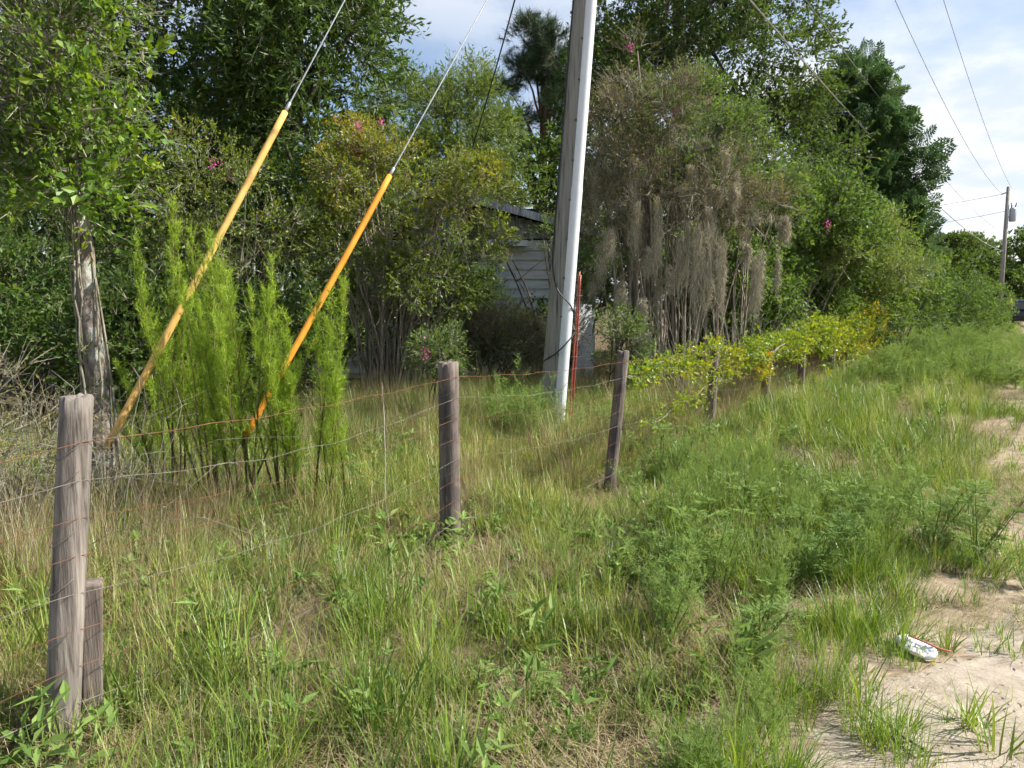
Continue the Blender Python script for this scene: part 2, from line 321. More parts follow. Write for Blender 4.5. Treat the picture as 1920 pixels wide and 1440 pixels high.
def scatter(name, key, pts, rot, scl, tint, idx=None, parent=None):
    ng, k = _colls[key]; N = len(pts)
    if idx is None: idx = rng.integers(0, k, N)
    me = bpy.data.meshes.new(name); me.vertices.add(N); me.vertices.foreach_set('co', np.asarray(pts, np.float32).ravel())
    scl = np.asarray(scl, np.float32)
    if scl.ndim == 1: scl = np.repeat(scl[:, None], 3, 1)
    a = me.attributes.new('rot', 'FLOAT_VECTOR', 'POINT'); a.data.foreach_set('vector', np.asarray(rot, np.float32).ravel())
    a = me.attributes.new('scl', 'FLOAT_VECTOR', 'POINT'); a.data.foreach_set('vector', scl.ravel())
    a = me.attributes.new('tint', 'FLOAT', 'POINT'); a.data.foreach_set('value', np.broadcast_to(tint, (N,)).astype(np.float32))
    a = me.attributes.new('idx', 'INT', 'POINT'); a.data.foreach_set('value', np.asarray(idx, np.int32))
    o = bpy.data.objects.new(name, me); col.objects.link(o)
    if parent is not None: o.parent = parent
    md = o.modifiers.new('scatter', 'NODES'); md.node_group = ng
    return o
_sprigs = {}
NTRI = [0]
def bake(name, key, pts, rot, scl, tint, parent=None):
    """leafy sprigs turned, scaled and joined into one real mesh"""
    raws, mats = _sprigs[key]; N = len(pts); idx = rng.integers(0, len(raws), N); mb = MB(); tint = np.broadcast_to(tint, (N,)); scl = np.broadcast_to(scl, (N,))
    cx, sx, cy_, sy, cz, sz = [f(rot[:, k]) for k in range(3) for f in (np.cos, np.sin)]
    Rm = np.stack([np.stack([cz * cy_, cz * sy * sx - sz * cx, cz * sy * cx + sz * sx], -1), np.stack([sz * cy_, sz * sy * sx + cz * cx, sz * sy * cx - cz * sx], -1), np.stack([-sy, cy_ * sx, cy_ * cx], -1)], 1)
    for k, (V, a, T, mi) in enumerate(raws):
        w = np.where(idx == k)[0]
        if not len(w): continue
        W = np.einsum('nij,vj->nvi', Rm[w] * scl[w][:, None, None], V) + pts[w][:, None, :]; nv = len(V)
        A = a[None, :] + tint[w][:, None]; off = (np.arange(len(w)) * nv)[:, None, None]
        base = mb.n; mb.v.append(W.reshape(-1, 3)); mb.a.append(np.clip(A, 0, 1).ravel()); mb.n += W.shape[0] * nv
        mb.t.append((T[None] + off).reshape(-1, 3) + base); mb.tm.append(np.tile(mi, len(w)))
    NTRI[0] += sum(len(t) for t in mb.t); NTRI.append((name, key, N, sum(len(t) for t in mb.t)))
    return mb.build(name, mats, parent=parent)
def aim(d, roll=None):
    """Euler angles turning +X to d"""
    d = nrm(d); N = len(d)
    return np.stack([rng.uniform(0, 2 * np.pi, N) if roll is None else np.broadcast_to(roll, (N,)), -np.arcsin(np.clip(d[:, 2], -1, 1)), np.arctan2(d[:, 1], d[:, 0])], 1)

def sprig(n, length, leaf, width, spread, mat, droop=0.0, twigs=4, twig_w=0.004, flop=0.5, val=(0.0, 0.6)):
    """leafy twig along +X"""
    mb = MB(); ends = []
    for k in range(twigs):
        d = nrm(np.array([1.0, rng.normal() * spread, rng.normal() * spread])); L = length * rng.uniform(.55, 1)
        p = np.array([d * L * t + np.array([0, 0, -droop * L * t * t]) for t in np.linspace(0, 1, 4)])
        sd = nrm(np.cross(d, rng.normal(size=3))) * twig_w; mb.add([p[0] - sd, p[0] + sd, p[2] + sd * .4, p[2] - sd * .4, p[3]], [[0, 1, 2, 3]], [[3, 2, 4]], mi=1); ends.append(p)
    t = rng.uniform(.15, 1.0, n); w = rng.integers(0, twigs, n)
    P = np.array([[np.interp(tt, np.linspace(0, 1, 4), ends[ww][:, c]) for c in range(3)] for tt, ww in zip(t, w)])
    ax = np.array([nrm(ends[ww][-1]) for ww in w])
    d = nrm(ax * 0.7 + rng.normal(size=(n, 3)) * flop + np.array([0, 0, -droop]))
    nn = nrm(rng.normal(size=(n, 3)) * 0.6 + np.array([0, 0, 1.0]))
    s_ = rng.uniform(.45, 1.4, n)
    leaves(mb, P, d, nn, leaf * s_, width * s_, rng.uniform(val[0], val[1], n), droop=droop * .4)
    return mb, mat
def frond(n_pin, length, mat):
    """compound leaf along +X: rachis, side rachises with leaflets"""
    mb = MB(); t = np.linspace(0, 1, 6); ar = np.stack([t * length, 0 * t, -.35 * length * t * t], 1); mb.tube(ar[::2], np.linspace(.004, .0015, 3), 3, cap=False, mi=1)
    for k in range(n_pin):
        f = .15 + .85 * k / n_pin; b = np.array([f * length, 0, -.35 * length * f * f]); sl = length * .42 * math.sin(math.pi * (0.25 + .7 * f)) 
        for s in (-1, 1):
            dd = nrm(np.array([.55, s * .85, -.1 - .25 * f])); m = 4; u = np.linspace(.15, 1, m)[:, None]
            base = b + dd * sl * u; q = nrm(np.cross(dd, [0, 0, 1.0]))
            for s2 in (-1, 1):
                leaves(mb, base, dd * .6 + q * s2 * .8 + rng.normal(size=(m, 3)) * .1, np.array([[0, 0, 1.0]]) + rng.normal(size=(m, 3)) * .2, length * .17, length * .07, rng.uniform(.1, .5, m))
    return mb, mat
def needle_tuft(mat):
    mb = MB(); mb.tube([(0, 0, 0), (.3, 0, .03)], [.008, .004], 3, cap=False, mi=1); n = 64; b = np.stack([rng.uniform(.05, .32, n), np.zeros(n), np.zeros(n)], 1)
    slivers(mb, b, np.array([[.8, 0, .2]]) + rng.normal(size=(n, 3)) * .6, rng.uniform(.15, .26, n), 0.008, rng.uniform(0, .6, n))
    return mb, mat

def sprigs(key, lst): _sprigs[key] = ([mb.raw() for mb, _ in lst], [lst[0][1], M['twig']])
sprigs('laurel', [sprig(20, .55, .135, .042, .40, M['laurel'], droop=.35, twigs=3) for _ in range(4)])
sprigs('oak', [sprig(20, .50, .095, .042, .45, M['oak'], droop=.1, twigs=3) for _ in range(4)])
sprigs('lime', [sprig(22, .55, .095, .026, .40, M['lime'], droop=.25, twigs=3) for _ in range(4)])
sprigs('hedge', [sprig(18, .40, .078, .042, .5, M['hedge'], droop=.1, twigs=3) for _ in range(4)])
sprigs('myrtle', [sprig(24, .34, .050, .026, .5, M['myrtle'], droop=.0, val=(0, .4)) for _ in range(4)])
sprigs('brown', [sprig(16, .45, .040, .018, .5, M['brownleaf'], droop=.1, twigs=6, twig_w=.0045, val=(0, .7)) for _ in range(4)])
sprigs('vine', [sprig(18, .26, .058, .038, .5, M['vine'], droop=.3, val=(0, .35), twigs=3) for _ in range(4)])
sprigs('small', [sprig(26, .32, .042, .024, .5, M['hedge'], droop=.1, twigs=5, val=(.1, .8)) for _ in range(4)])
sprigs('bare', [sprig(4, .7, .03, .012, .6, M['brownleaf'], droop=.0, twigs=6, twig_w=.004) for _ in range(4)])
sprigs('far', [sprig(9, .50, .16, .075, .5, M['oak'], droop=.1, twigs=1) for _ in range(4)])
sprigs('frond', [frond(7, .62, M['frond']) for _ in range(3)])
sprigs('pine', [needle_tuft(M['pine']) for _ in range(3)])

# ------------------------------------------------------------------ setting: ground, road
U = np.array([0.556, 0.831]); NL = np.array([-0.831, 0.556])     # along the road; to its left (towards the fence)
def st(s, t):
    s, t = np.asarray(s, float), np.asarray(t, float); return s[..., None] * U + t[..., None] * NL
def to_st(x, y):
    return x * U[0] + y * U[1], x * NL[0] + y * NL[1]
def ground_z(x, y):
    x = np.asarray(x, float); y = np.asarray(y, float); s, t = to_st(x, y)
    z = 0.10 * (vnoise(x, y, 3, .35) - .5) + 0.05 * (vnoise(x, y, 4, 1.1) - .5) + .018 * (vnoise(x, y, 5, 4.0) - .5)
    return z * np.clip((t + .6) / 1.2, 0.18, 1) * np.clip(1.5 - np.hypot(x, y) / 80, 0, 1)
xs = np.unique(np.concatenate([np.linspace(-500, -9, 30), np.arange(-9, 14, .18), np.linspace(14, 70, 70), np.linspace(70, 600, 12)]))
ys = np.unique(np.concatenate([np.linspace(-300, -3, 10), np.arange(-3, 16, .18), np.linspace(16, 110, 90), np.linspace(110, 900, 12)]))
X, Y = np.meshgrid(xs, ys); Zg = ground_z(X, Y)
mb = MB(); i, j = np.meshgrid(np.arange(len(ys) - 1), np.arange(len(xs) - 1), indexing='ij'); w = len(xs)
mb.add(np.stack([X, Y, Zg], -1).reshape(-1, 3), np.stack([i * w + j, i * w + j + 1, (i + 1) * w + j + 1, (i + 1) * w + j], -1).reshape(-1, 4))
def soil_with_sand(m):
    # the earth turns sandy towards the road (sand blown and washed off it)
    n, l = m.node_tree.nodes, m.node_tree.links; p = next(x for x in n if x.type == 'BSDF_PRINCIPLED'); src = p.inputs['Base Color'].links[0].from_socket
    tc = n.new('ShaderNodeTexCoord'); dt = n.new('ShaderNodeVectorMath'); dt.operation = 'DOT_PRODUCT'; dt.inputs[1].default_value = (-.831, .556, 0); l.new(tc.outputs['Object'], dt.inputs[0])
    no = n.new('ShaderNodeTexNoise'); no.inputs['Scale'].default_value = 1.7; no.inputs['Detail'].default_value = 8; l.new(tc.outputs['Object'], no.inputs['Vector'])
    ma = n.new('ShaderNodeMath'); ma.operation = 'MULTIPLY_ADD'; ma.inputs[1].default_value = 3.2; l.new(no.outputs['Fac'], ma.inputs[0]); l.new(dt.outputs['Value'], ma.inputs[2])
    mr = n.new('ShaderNodeMapRange'); mr.interpolation_type = 'SMOOTHSTEP'; mr.inputs['From Min'].default_value = 2.15; mr.inputs['From Max'].default_value = 2.75; mr.inputs['To Min'].default_value = 1; mr.inputs['To Max'].default_value = 0; l.new(ma.outputs[0], mr.inputs['Value'])
    n2 = n.new('ShaderNodeTexNoise'); n2.inputs['Scale'].default_value = 9; n2.inputs['Detail'].default_value = 10; l.new(tc.outputs['Object'], n2.inputs['Vector']); r = ramp(n, [(.3, (.20, .15, .10)), (.55, (.31, .25, .18)), (.8, (.39, .325, .245))]); l.new(n2.outputs['Fac'], r.inputs[0])
    mx = n.new('ShaderNodeMix'); mx.data_type = 'RGBA'; l.new(mr.outputs[0], mx.inputs['Factor']); l.new(src, mx.inputs['A']); l.new(r.outputs[0], mx.inputs['B']); l.new(mx.outputs['Result'], p.inputs['Base Color'])
soil_with_sand(M['soil'])
g = mb.build('ground', M['soil'], smooth=True); tag(g, 'brown earth with dead grass under the overgrown verge and yard', 'ground', kind='structure')
# road: strip following the ground with a ragged left edge
S = np.concatenate([np.arange(-6, 14, .1), np.arange(14, 40, .5), np.arange(40, 140, 4)])
def edge(s):
    near = np.clip((5.6 - s) / 3.0, 0, 1) * .78 - .24 - .42 * np.clip((s - 6.5) / 4, 0, 1)
    return near + (vnoise(s, 0 * s, 21, 1.3) - .5) * .35 + (vnoise(s, 0 * s + 7, 22, 4.5) - .5) * .16
rows = []; ks = np.concatenate([[0, .02, .06, .12, .2], np.linspace(.3, 1, 16)])
for k in ks:
    t = edge(S) * (1 - k) + (-4.1 + .2 * vnoise(S, 0 * S, 9, .8)) * k; p = st(S, t); rut = -.035 * np.exp(-((t + 1.1) / .3) ** 2) - .035 * np.exp(-((t + 2.8) / .3) ** 2)
    rows.append(np.concatenate([p, (ground_z(p[:, 0], p[:, 1]) + .006 * min(1, k / .06) - (.004 if k == 0 else 0) + .004 + .04 * k * (k < 1) + rut * (k > .1) * (k < .95))[:, None]], 1))
V = np.stack(rows, 1); m = len(ks); i, j = np.meshgrid(np.arange(len(S) - 1), np.arange(m - 1), indexing='ij')
mb = MB(); mb.add(V.reshape(-1, 3), np.stack([i * m + j, i * m + j + 1, (i + 1) * m + j + 1, (i + 1) * m + j], -1).reshape(-1, 4))
rd = mb.build('sand_road', M['sand'], smooth=True); tag(rd, 'pale sandy dirt road with ragged grassy edge', 'road', kind='structure')

# ------------------------------------------------------------------ house behind the shrubs
house = empty('abandoned_house', (-1.3, 16, 0), 'derelict white house with lap siding and broken gable behind the shrubs', 'house')
def hpart(mb, name, mat, parent=None, **k):
    o = mb.build(name, mat, **k); o.parent = house if parent is None else parent
    if parent is None: o.matrix_parent_inverse = Matrix.Translation((1.3, -16, 0))
    return o
hx0, hx1, hy0, hy1 = -4.4, 1.75, 16.0, 24.0
mb = MB(); mb.box(((hx0 + hx1) / 2, (hy0 + hy1) / 2 + .1, 1.45), (hx1 - hx0 - .1, hy1 - hy0, 2.9)); core = hpart(mb, 'wall', M['siding'])
for k in range(14):
    z = 0.12 + k * .2; mb = MB(); x0, x1 = hx0 - .02, hx1 + .02; y = hy0
    mb.add([(x0, y - .012, z + .21), (x1, y - .012, z + .21), (x1, y - .06, z), (x0, y - .06, z), (x0, y + .03, z + .21), (x1, y + .03, z + .21), (x1, y + .03, z), (x0, y + .03, z)],
           [[0, 3, 2, 1], [4, 5, 6, 7], [0, 1, 5, 4], [3, 7, 6, 2], [0, 4, 7, 3], [1, 2, 6, 5]])
    hpart(mb, 'siding_plank', M['siding'])
rid_x, rid_z, ev_z = -1.5, 3.95, 2.98
def rake(x): return rid_z - (rid_z - ev_z) * abs(x - rid_x) / (2.05 - rid_x)
for x in np.arange(-4.0, 1.7, .15):
    if -1.05 < x < -.62 or -2.6 < x < -2.2: continue
    z1 = rake(x) - .1; z0 = 2.95 + rng.uniform(0, .02)
    if z1 - z0 < .04: continue
    mb = MB(); mb.box((x, 16.02 + rng.uniform(-.006, .006), (z0 + z1) / 2), (.142, .024, z1 - z0), ry=rng.normal() * .008); hpart(mb, 'gable_board', M['board'])
for s_ in (-1, 1):
    xe = rid_x + s_ * 3.65; ze = rake(xe); a = math.atan2(rid_z - ze, 3.65)
    mb = MB(); mb.box(((rid_x + xe) / 2, 19.7, (rid_z + ze) / 2 + .02), (3.66 / math.cos(a), 8.3, .07), ry=s_ * a); rf = hpart(mb, 'roof', M['roof'])
    mb = MB(); mb.box(((rid_x + xe) / 2, 15.53, (rid_z + ze) / 2 - .03), (3.66 / math.cos(a), .03, .15), ry=s_ * a); hpart(mb, 'rake_board', M['board'])
mb = MB(); mb.box((-.45, 15.82, 2.84), (1.5, .36, .05), ry=.02); mb.box((-.45, 15.63, 2.86), (1.52, .024, .12), ry=.02); hpart(mb, 'pent_ledge', M['siding'])
mb = MB(); mb.box((-1.3, 16.14, 3.2), (4.6, .02, .8)); hpart(mb, 'attic_shade_sheet', M['attic_shade'])  # near-black sheet added behind the gable boards, painting the shade inside the attic
mb = MB(); mb.box((1.45, 15.05, .80), (.36, .02, 1.60), rx=-.12, rz=.2); lean_b = mb.build('white_board', M['siding']); tag(lean_b, 'white painted board leaning by the house wall beside the utility pole', 'board')
lean_b.location = (0, 0, 0)

# ------------------------------------------------------------------ utility pole with guard, cables, guys
PB = np.array([0.50, 9.6, -.4]); lean = np.array([math.tan(R(4.1)), 0.0, 1.0])
def on_pole(z, dx=0, dy=0): return np.array([PB[0] + lean[0] * z + dx, PB[1] + dy, z])
pole = empty('utility_pole', tuple(on_pole(0)), 'tall grey wooden utility pole with metal cable guard leaning behind the fence', 'utility pole')
def sub(mb, name, mat, root, smooth=True, label=None):
    o = mb.build(name, mat, smooth=smooth); o.parent = root; o.matrix_parent_inverse = Matrix.Translation(root.location).inverted()
    if label: o['label'] = label
    return o
PR = lambda z: .160 - .0042 * z
zz = np.linspace(-.4, 12.9, 40); mb = MB(); mb.tube([on_pole(z) for z in zz], [PR(z) * (1 + .012 * math.sin(z * 3.1)) for z in zz], 28); sub(mb, 'pole_shaft', M['pole'], pole)
# half-round cable guard on the camera-right side of the pole, in two lengths
ga = R(-52)
gx, gy = math.cos(ga), math.sin(ga)
def guard(z0, z1, rr):
    mb = MB(); n = 26; zs = np.linspace(z0, z1, 12); a = np.linspace(-1.25 * math.pi / 2, 1.25 * math.pi / 2, n) ; rowsv = []
    for z in zs:
        c = on_pole(z) + np.array([gx, gy, 0]) * (PR(z) - .012)
        pr = [c + rr * np.array([math.cos(ga + q), math.sin(ga + q), 0]) for q in a]
        fl = [pr[0] + np.array([math.cos(ga - math.pi / 2), math.sin(ga - math.pi / 2), 0]) * .028] + pr + [pr[-1] + np.array([math.cos(ga + math.pi / 2), math.sin(ga + math.pi / 2), 0]) * .028]
        rowsv.append(fl)
    V = np.array(rowsv); m = V.shape[1]; i, j = np.meshgrid(np.arange(len(zs) - 1), np.arange(m - 1), indexing='ij')
    mb.add(V.reshape(-1, 3), np.stack([i * m + j, i * m + j + 1, (i + 1) * m + j + 1, (i + 1) * m + j], -1).reshape(-1, 4)); return mb
o = sub(guard(0.02, 3.05, .078), 'cable_guard', M['guard'], pole, smooth=False); so = o.modifiers.new('thick', 'SOLIDIFY'); so.thickness = .003
o = sub(guard(3.03, 6.1, .073), 'cable_guard', M['guard'], pole, smooth=False); so = o.modifiers.new('thick', 'SOLIDIFY'); so.thickness = .003
o = sub(guard(6.08, 9.2, .073), 'cable_guard', M['guard'], pole, smooth=False); so = o.modifiers.new('thick', 'SOLIDIFY'); so.thickness = .003
for z in np.arange(.5, 7, .48):
    for s_ in (-1,):
        q = ga + s_ * math.pi / 2; c = on_pole(z) + np.array([gx, gy, 0]) * (PR(z) - .012) + np.array([math.cos(q), math.sin(q), 0]) * .080 + np.array([gx, gy, 0]) * -.02
        d = np.array([math.cos(ga - .6), math.sin(ga - .6), 0]); mb = MB(); mb.tube([c, c + d * .02], [.011, .010], 8); sub(mb, 'bolt', M['bolt'], pole)
# black loop cable on the pole
def on_surf(z, a, e=.012): return on_pole(z) + np.array([math.cos(R(a)), math.sin(R(a)), 0]) * (PR(z) + e)
pts = [on_surf(9.0, -150), on_surf(6.0, -155), on_surf(3.4, -158), on_surf(2.5, -160), on_surf(2.15, -158), on_surf(1.9, -130), on_surf(1.75, -100, .08), on_surf(1.6, -60, .10), on_surf(1.45, -20, .05), on_surf(1.36, -15, .03), on_surf(1.25, -30, .09), on_surf(1.1, -70, .09), on_surf(.98, -100, .05), on_surf(.92, -140), on_surf(.85, 170)]
def smooth_path(p, n=60):
    p = np.array(p, float); t = np.linspace(0, len(p) - 1, n); k = np.arange(len(p)); q = np.stack([np.interp(t, k, p[:, c]) for c in range(3)], 1)
    for _ in range(4): q[1:-1] = (q[:-2] + q[1:-1] * 2 + q[2:]) / 4
    return q
mb = MB(); mb.tube(smooth_path(pts, 90), .0085, 6); sub(mb, 'loop_cable', M['black'], pole)
# red riser pipes strapped to the right of the guard
rp = empty('red_conduit', tuple(on_pole(0, .24, -.13)), 'pair of thin red conduit pipes standing beside the utility pole', 'conduit')
for k, (dx, z1) in enumerate(((.0, 2.02), (.028, 1.98))):
    mb = MB(); mb.tube(wobble(on_pole(0.0, .235 + dx * 1.3, -.12 + .03 * k), on_pole(z1, .205 + dx * .6, -.12), 14, .004), [.010] * 14, 8); sub(mb, 'pipe', M['red'], rp)
for z in (1.72, .95, .35):
    mb = MB(); c = on_pole(z, .222, -.115); a = np.linspace(0, 2 * np.pi, 16); mb.tube(np.stack([c[0] + .036 * np.cos(a), c[1] + .03 * np.sin(a), np.full(16, z)], 1), .004, 5); sub(mb, 'strap', M['wire'], rp)
# cross hardware above the picture so that lines end somewhere
mb = MB(); mb.box(tuple(on_pole(12.3, 0, -.2)), (2.2, .1, .12), rz=R(-34)); sub(mb, 'crossarm', M['pole'], pole, smooth=False)

def strand(name, p0, p1, sag, r, mat, label, cat, n=40, root=None, group=None):
    t = np.linspace(0, 1, n)[:, None]; p = np.array(p0) * (1 - t) + np.array(p1) * t; p[:, 2] -= sag * 4 * (t * (1 - t))[:, 0]
    mb = MB(); mb.tube(p, r, 5); o = mb.build(name, mat, parent=root); tag(o, label, cat, group); return o
# guys: anchors in the grass, markers on their lower ends
def guy(anchor, z_at, z0, z1, mat, label, wl):
    a = np.array(anchor, float); top = on_pole(z_at, -PR(z_at) * .7, -PR(z_at) * .7); d = top - a
    root = empty('guy_wire', tuple(a), label, 'guy wire', 'guy wires of the utility pole')
    mb = MB(); mb.tube([a + d * t for t in np.linspace(0, 1, 20)], .0065, 6); sub(mb, 'steel_strand', M['steel'], root)
    f0, f1 = z0 / d[2], z1 / d[2]; k = np.linspace(f0, f1, 16); side = nrm(np.cross(d, [0, 0, 1.0]))
    mb = MB(); mb.tube([a + d * t + side * .012 * math.sin((t - f0) / (f1 - f0) * 3) for t in k], [.027] + [.029] * 14 + [.026], 12); sub(mb, 'marker_sleeve', mat, root, label=wl)
    e_ = d / np.linalg.norm(d); c_ = a + d * f1; mb = MB(); mb.tube([c_ + e_ * .01, c_ + e_ * .02, c_ + e_ * .09, c_ + e_ * .10], [.010, .016, .016, .009], 8); sub(mb, 'clamp', M['steel'], root)
    mb = MB(); mb.tube([a - d / np.linalg.norm(d) * .3, a + d * .02], .012, 6); sub(mb, 'anchor_rod', M['bolt'], root)
guy((-3.32, 5.40, 0), 10.8, .52, 3.27, M['yellow'], 'steel guy wire with long faded yellow marker sleeve nearer the tall trunk', 'faded yellow plastic sleeve')
guy((-2.50, 6.00, 0), 7.4, .48, 2.85, M['orange'], 'steel guy wire with shorter orange marker sleeve behind the feathery stalks', 'bright orange plastic sleeve')

# far pole
FP = np.array([39.0, 60.0, 0.0])
fpo = empty('distant_utility_pole', tuple(FP), 'distant wooden utility pole with grey transformer at the end of the verge', 'utility pole')
mb = MB(); mb.tube([FP + (0, 0, -.5), FP + (0, 0, 5), FP + (0, 0, 10.6)], [.19, .16, .12], 12); sub(mb, 'pole_shaft', M['pole'], fpo)
mb = MB(); tk = FP + (.42, -.1, 7.9); mb.tube([tk, tk + (0, 0, .12), tk + (0, 0, .95), tk + (0, 0, 1.05)], [.2, .25, .25, .2], 14); tr = sub(mb, 'transformer', M['tank'], fpo)
for dx in (-.1, .14):
    mb = MB(); mb.tube([tk + (dx, 0, 1.0), tk + (dx * 1.8, 0, 1.45)], [.05, .03], 8); o = mb.build('bushing', M['ceramic']); o.parent = tr; o.matrix_parent_inverse = Matrix.Translation(FP).inverted() @ Matrix.Identity(4)
    o.matrix_parent_inverse = tr.matrix_parent_inverse.inverted() @ Matrix.Translation(-Vector(FP)) if False else Matrix.Identity(4)
mb = MB(); mb.tube([FP + (0, 0, 10.2), FP + (-.55, -.1, 10.0)], .05, 6); sub(mb, 'bracket_arm', M['pole'], fpo)
mb = MB(); mb.tube([FP + (0, -.02, 8.2), FP + (.3, -.08, 8.3)], .04, 6); sub(mb, 'bracket', M['bolt'], fpo)
mb = MB(); ga_ = FP + (.45, -1.2, 0); mb.tube([ga_, ga_ + (-.35, .3, 2.3)], .055, 8); gm = mb.build('marker_post', M['yellow']); tag(gm, 'small yellow marker sleeve standing by the distant pole', 'marker')
# lines
strand('power_line', on_pole(12.45, .9, -.5), FP + (.25, 0, 10.5), 1.0, .011, M['steel'], 'upper thin overhead line nearest the clouds, running to distant pole', 'power line', 60, group='overhead lines along the road')
strand('power_line', on_pole(12.2, -.1, .1), FP + (-.5, -.1, 10.0), 1.3, .011, M['steel'], 'lower of the two thin overhead lines crossing the cloudy sky', 'power line', 60, group='overhead lines along the road')
strand('telephone_cable', on_pole(7.2, .14, 0), FP + (-.1, -.1, 5.6), .9, .016, M['steel'], 'thicker pale cable descending in front of the big tree crown', 'cable', 60)
strand('telephone_cable', on_pole(8.3, .14, .05), FP + (-.1, .1, 7.0), .8, .008, M['steel'], 'faint thin cable crossing the dark crown right of the utility pole', 'cable', 60)
strand('service_drop', on_pole(9.3, -.1, .1), (-1.15, 15.6, 3.75), .35, .013, M['black'], 'black service cable sagging from the utility pole to the house', 'cable', 40)
strand('side_line', FP + (-.55, -.1, 10.0), (20.0, 72, 8.6), .5, .014, M['black'], 'thin line leaving the top of the distant pole behind the trees', 'power line', 20, group='lines at the distant pole')
strand('side_line', FP + (-.1, 0, 8.7), (22.0, 70, 7.2), .5, .014, M['black'], 'thin line leaving the distant pole level with its transformer', 'power line', 20, group='lines at the distant pole')
strand('side_line', FP + (.1, 0, 9.2), (70.0, 62, 9.0), .6, .014, M['black'], 'thin line running off from the distant pole above its transformer', 'power line', 20, group='lines at the distant pole')
strand('side_line', FP + (.1, 0, 7.4), (70.0, 62, 7.0), .6, .014, M['black'], 'thin line running off from the distant pole below its transformer', 'power line', 20, group='lines at the distant pole')

# ------------------------------------------------------------------ wire fence
POSTS = [  # base, top, r base, r top, material, label
    ((-3.15, .55), (-3.10, .55, 1.25), .06, .055, 'post', None),
    ((-1.715, 2.63), (-1.60, 2.72, 1.30), .060, .055, 'post', 'thick pale leaning post beside the wooden stub'),
    ((-.43, 5.06), (-.435, 5.08, 1.235), .073, .070, 'post_dark', 'sturdy split post with a long vertical crack'),
    ((.83, 6.40), (.965, 6.45, 1.22), .055, .052, 'post_dark', 'slim dark post leaning right in front of the utility pole'),
    ((2.47, 9.24), (2.53, 9.30, 1.14), .062, .058, 'post_dark', 'dark post with vine runners across its top'),
    ((3.86, 11.4), (3.95, 11.45, 1.00), .068, .062, 'post_dark', 'half hidden post with broken pale wood at its top'),
    ((5.33, 13.7), (5.36, 13.75, 1.05), .065, .06, 'post_dark', 'dark post under the drape of yellow vine'),
    ((7.0, 16.3), (7.02, 16.35, 1.10), .08, .06, 'post_dark', 'last visible post beneath the orange vine mound'),
    ((9.2, 19.6), (9.2, 19.6, 1.15), .07, .06, 'post_dark', None), ((11.6, 23.2), (11.6, 23.2, 1.15), .07, .06, 'post_dark', None)]
fence = empty('wire_fence', (POSTS[1][0][0], POSTS[1][0][1], 0), 'sagging woven wire fence on weathered wooden posts along the verge', 'fence')
def make_post(b, t, rb, rt, mk, label, seed, cracks):
    sides, rings = 40, 22; b = np.array([b[0], b[1], float(ground_z(b[0], b[1])) - .25]); t = np.array(t, float); a = np.linspace(0, 2 * np.pi, sides, endpoint=False)
    V = []
    for k in range(rings + 1):
        f = k / rings; c = b * (1 - f) + t * f; r = rb * (1 - f) + rt * f
        rr = r * (1 + .02 * np.sin(a * 2 + seed) + .015 * np.sin(a * 5 + seed * 2 + f * 2) + .012 * np.sin(a * 11 + f * 9 + seed))
        for (ca, wd, dp, f0) in cracks:
            g_ = np.clip((f - f0) / .1, 0, 1); dd = np.angle(np.exp(1j * (a - ca - .12 * math.sin(f * 5 + seed)))); rr = rr * (1 - dp * g_ * np.exp(-(dd / wd) ** 2))
        z = c[2] + (0.006 * np.sin(a * 3 + seed) + .006 * np.sin(a * 7 + seed) if k == rings else 0)
        V.append(np.stack([c[0] + rr * np.cos(a), c[1] + rr * np.sin(a), c[2] + 0 * a + (z - c[2])], 1))
    for fr, dz in ((.6, .004), (.25, -.004)):
        V.append(V[rings] * fr + np.mean(V[rings], 0) * (1 - fr) + [0, 0, dz])
    V = np.array(V); n = len(V); i, j = np.meshgrid(np.arange(n - 1), np.arange(sides), indexing='ij'); j2 = (j + 1) % sides
    mb = MB(); mb.add(np.concatenate([V.reshape(-1, 3), [np.mean(V[-1], 0)]]), np.stack([i * sides + j, i * sides + j2, (i + 1) * sides + j2, (i + 1) * sides + j], -1).reshape(-1, 4), [[(n - 1) * sides + k, (n - 1) * sides + (k + 1) % sides, n * sides] for k in range(sides)])
    return sub(mb, 'post', M[mk], fence, label=label)
for k, (b, t, rb, rt, mk, lb) in enumerate(POSTS):
    cr = [(-1.95, .08, .30, .0), (-.4, .08, .12, .5)] if k == 2 else [(-1.9, .08, .14, .86), (-1.2, .08, .12, .9), (-2.6, .08, .12, .3)] if k == 1 else [(-1.8, .06, .25, .3), (2.0, .06, .25, .1)]
    make_post(b, t, rb, rt, mk, lb, k * 1.7, cr)
def post_at(k, z):
    b, t = np.array([*POSTS[k][0], 0.0]), np.array(POSTS[k][1]); f = z / t[2]; p = b * (1 - f) + t * f; r = POSTS[k][2] * (1 - f) + POSTS[k][3] * f
    return p - np.array([*NL, 0]) * (r + .004)
HZ = [.16, .30, .44, .58, .72, .86, 1.0, 1.14]
def strand_z(k, h): return h * min(1.0, (POSTS[k][1][2] - .03) / 1.17)
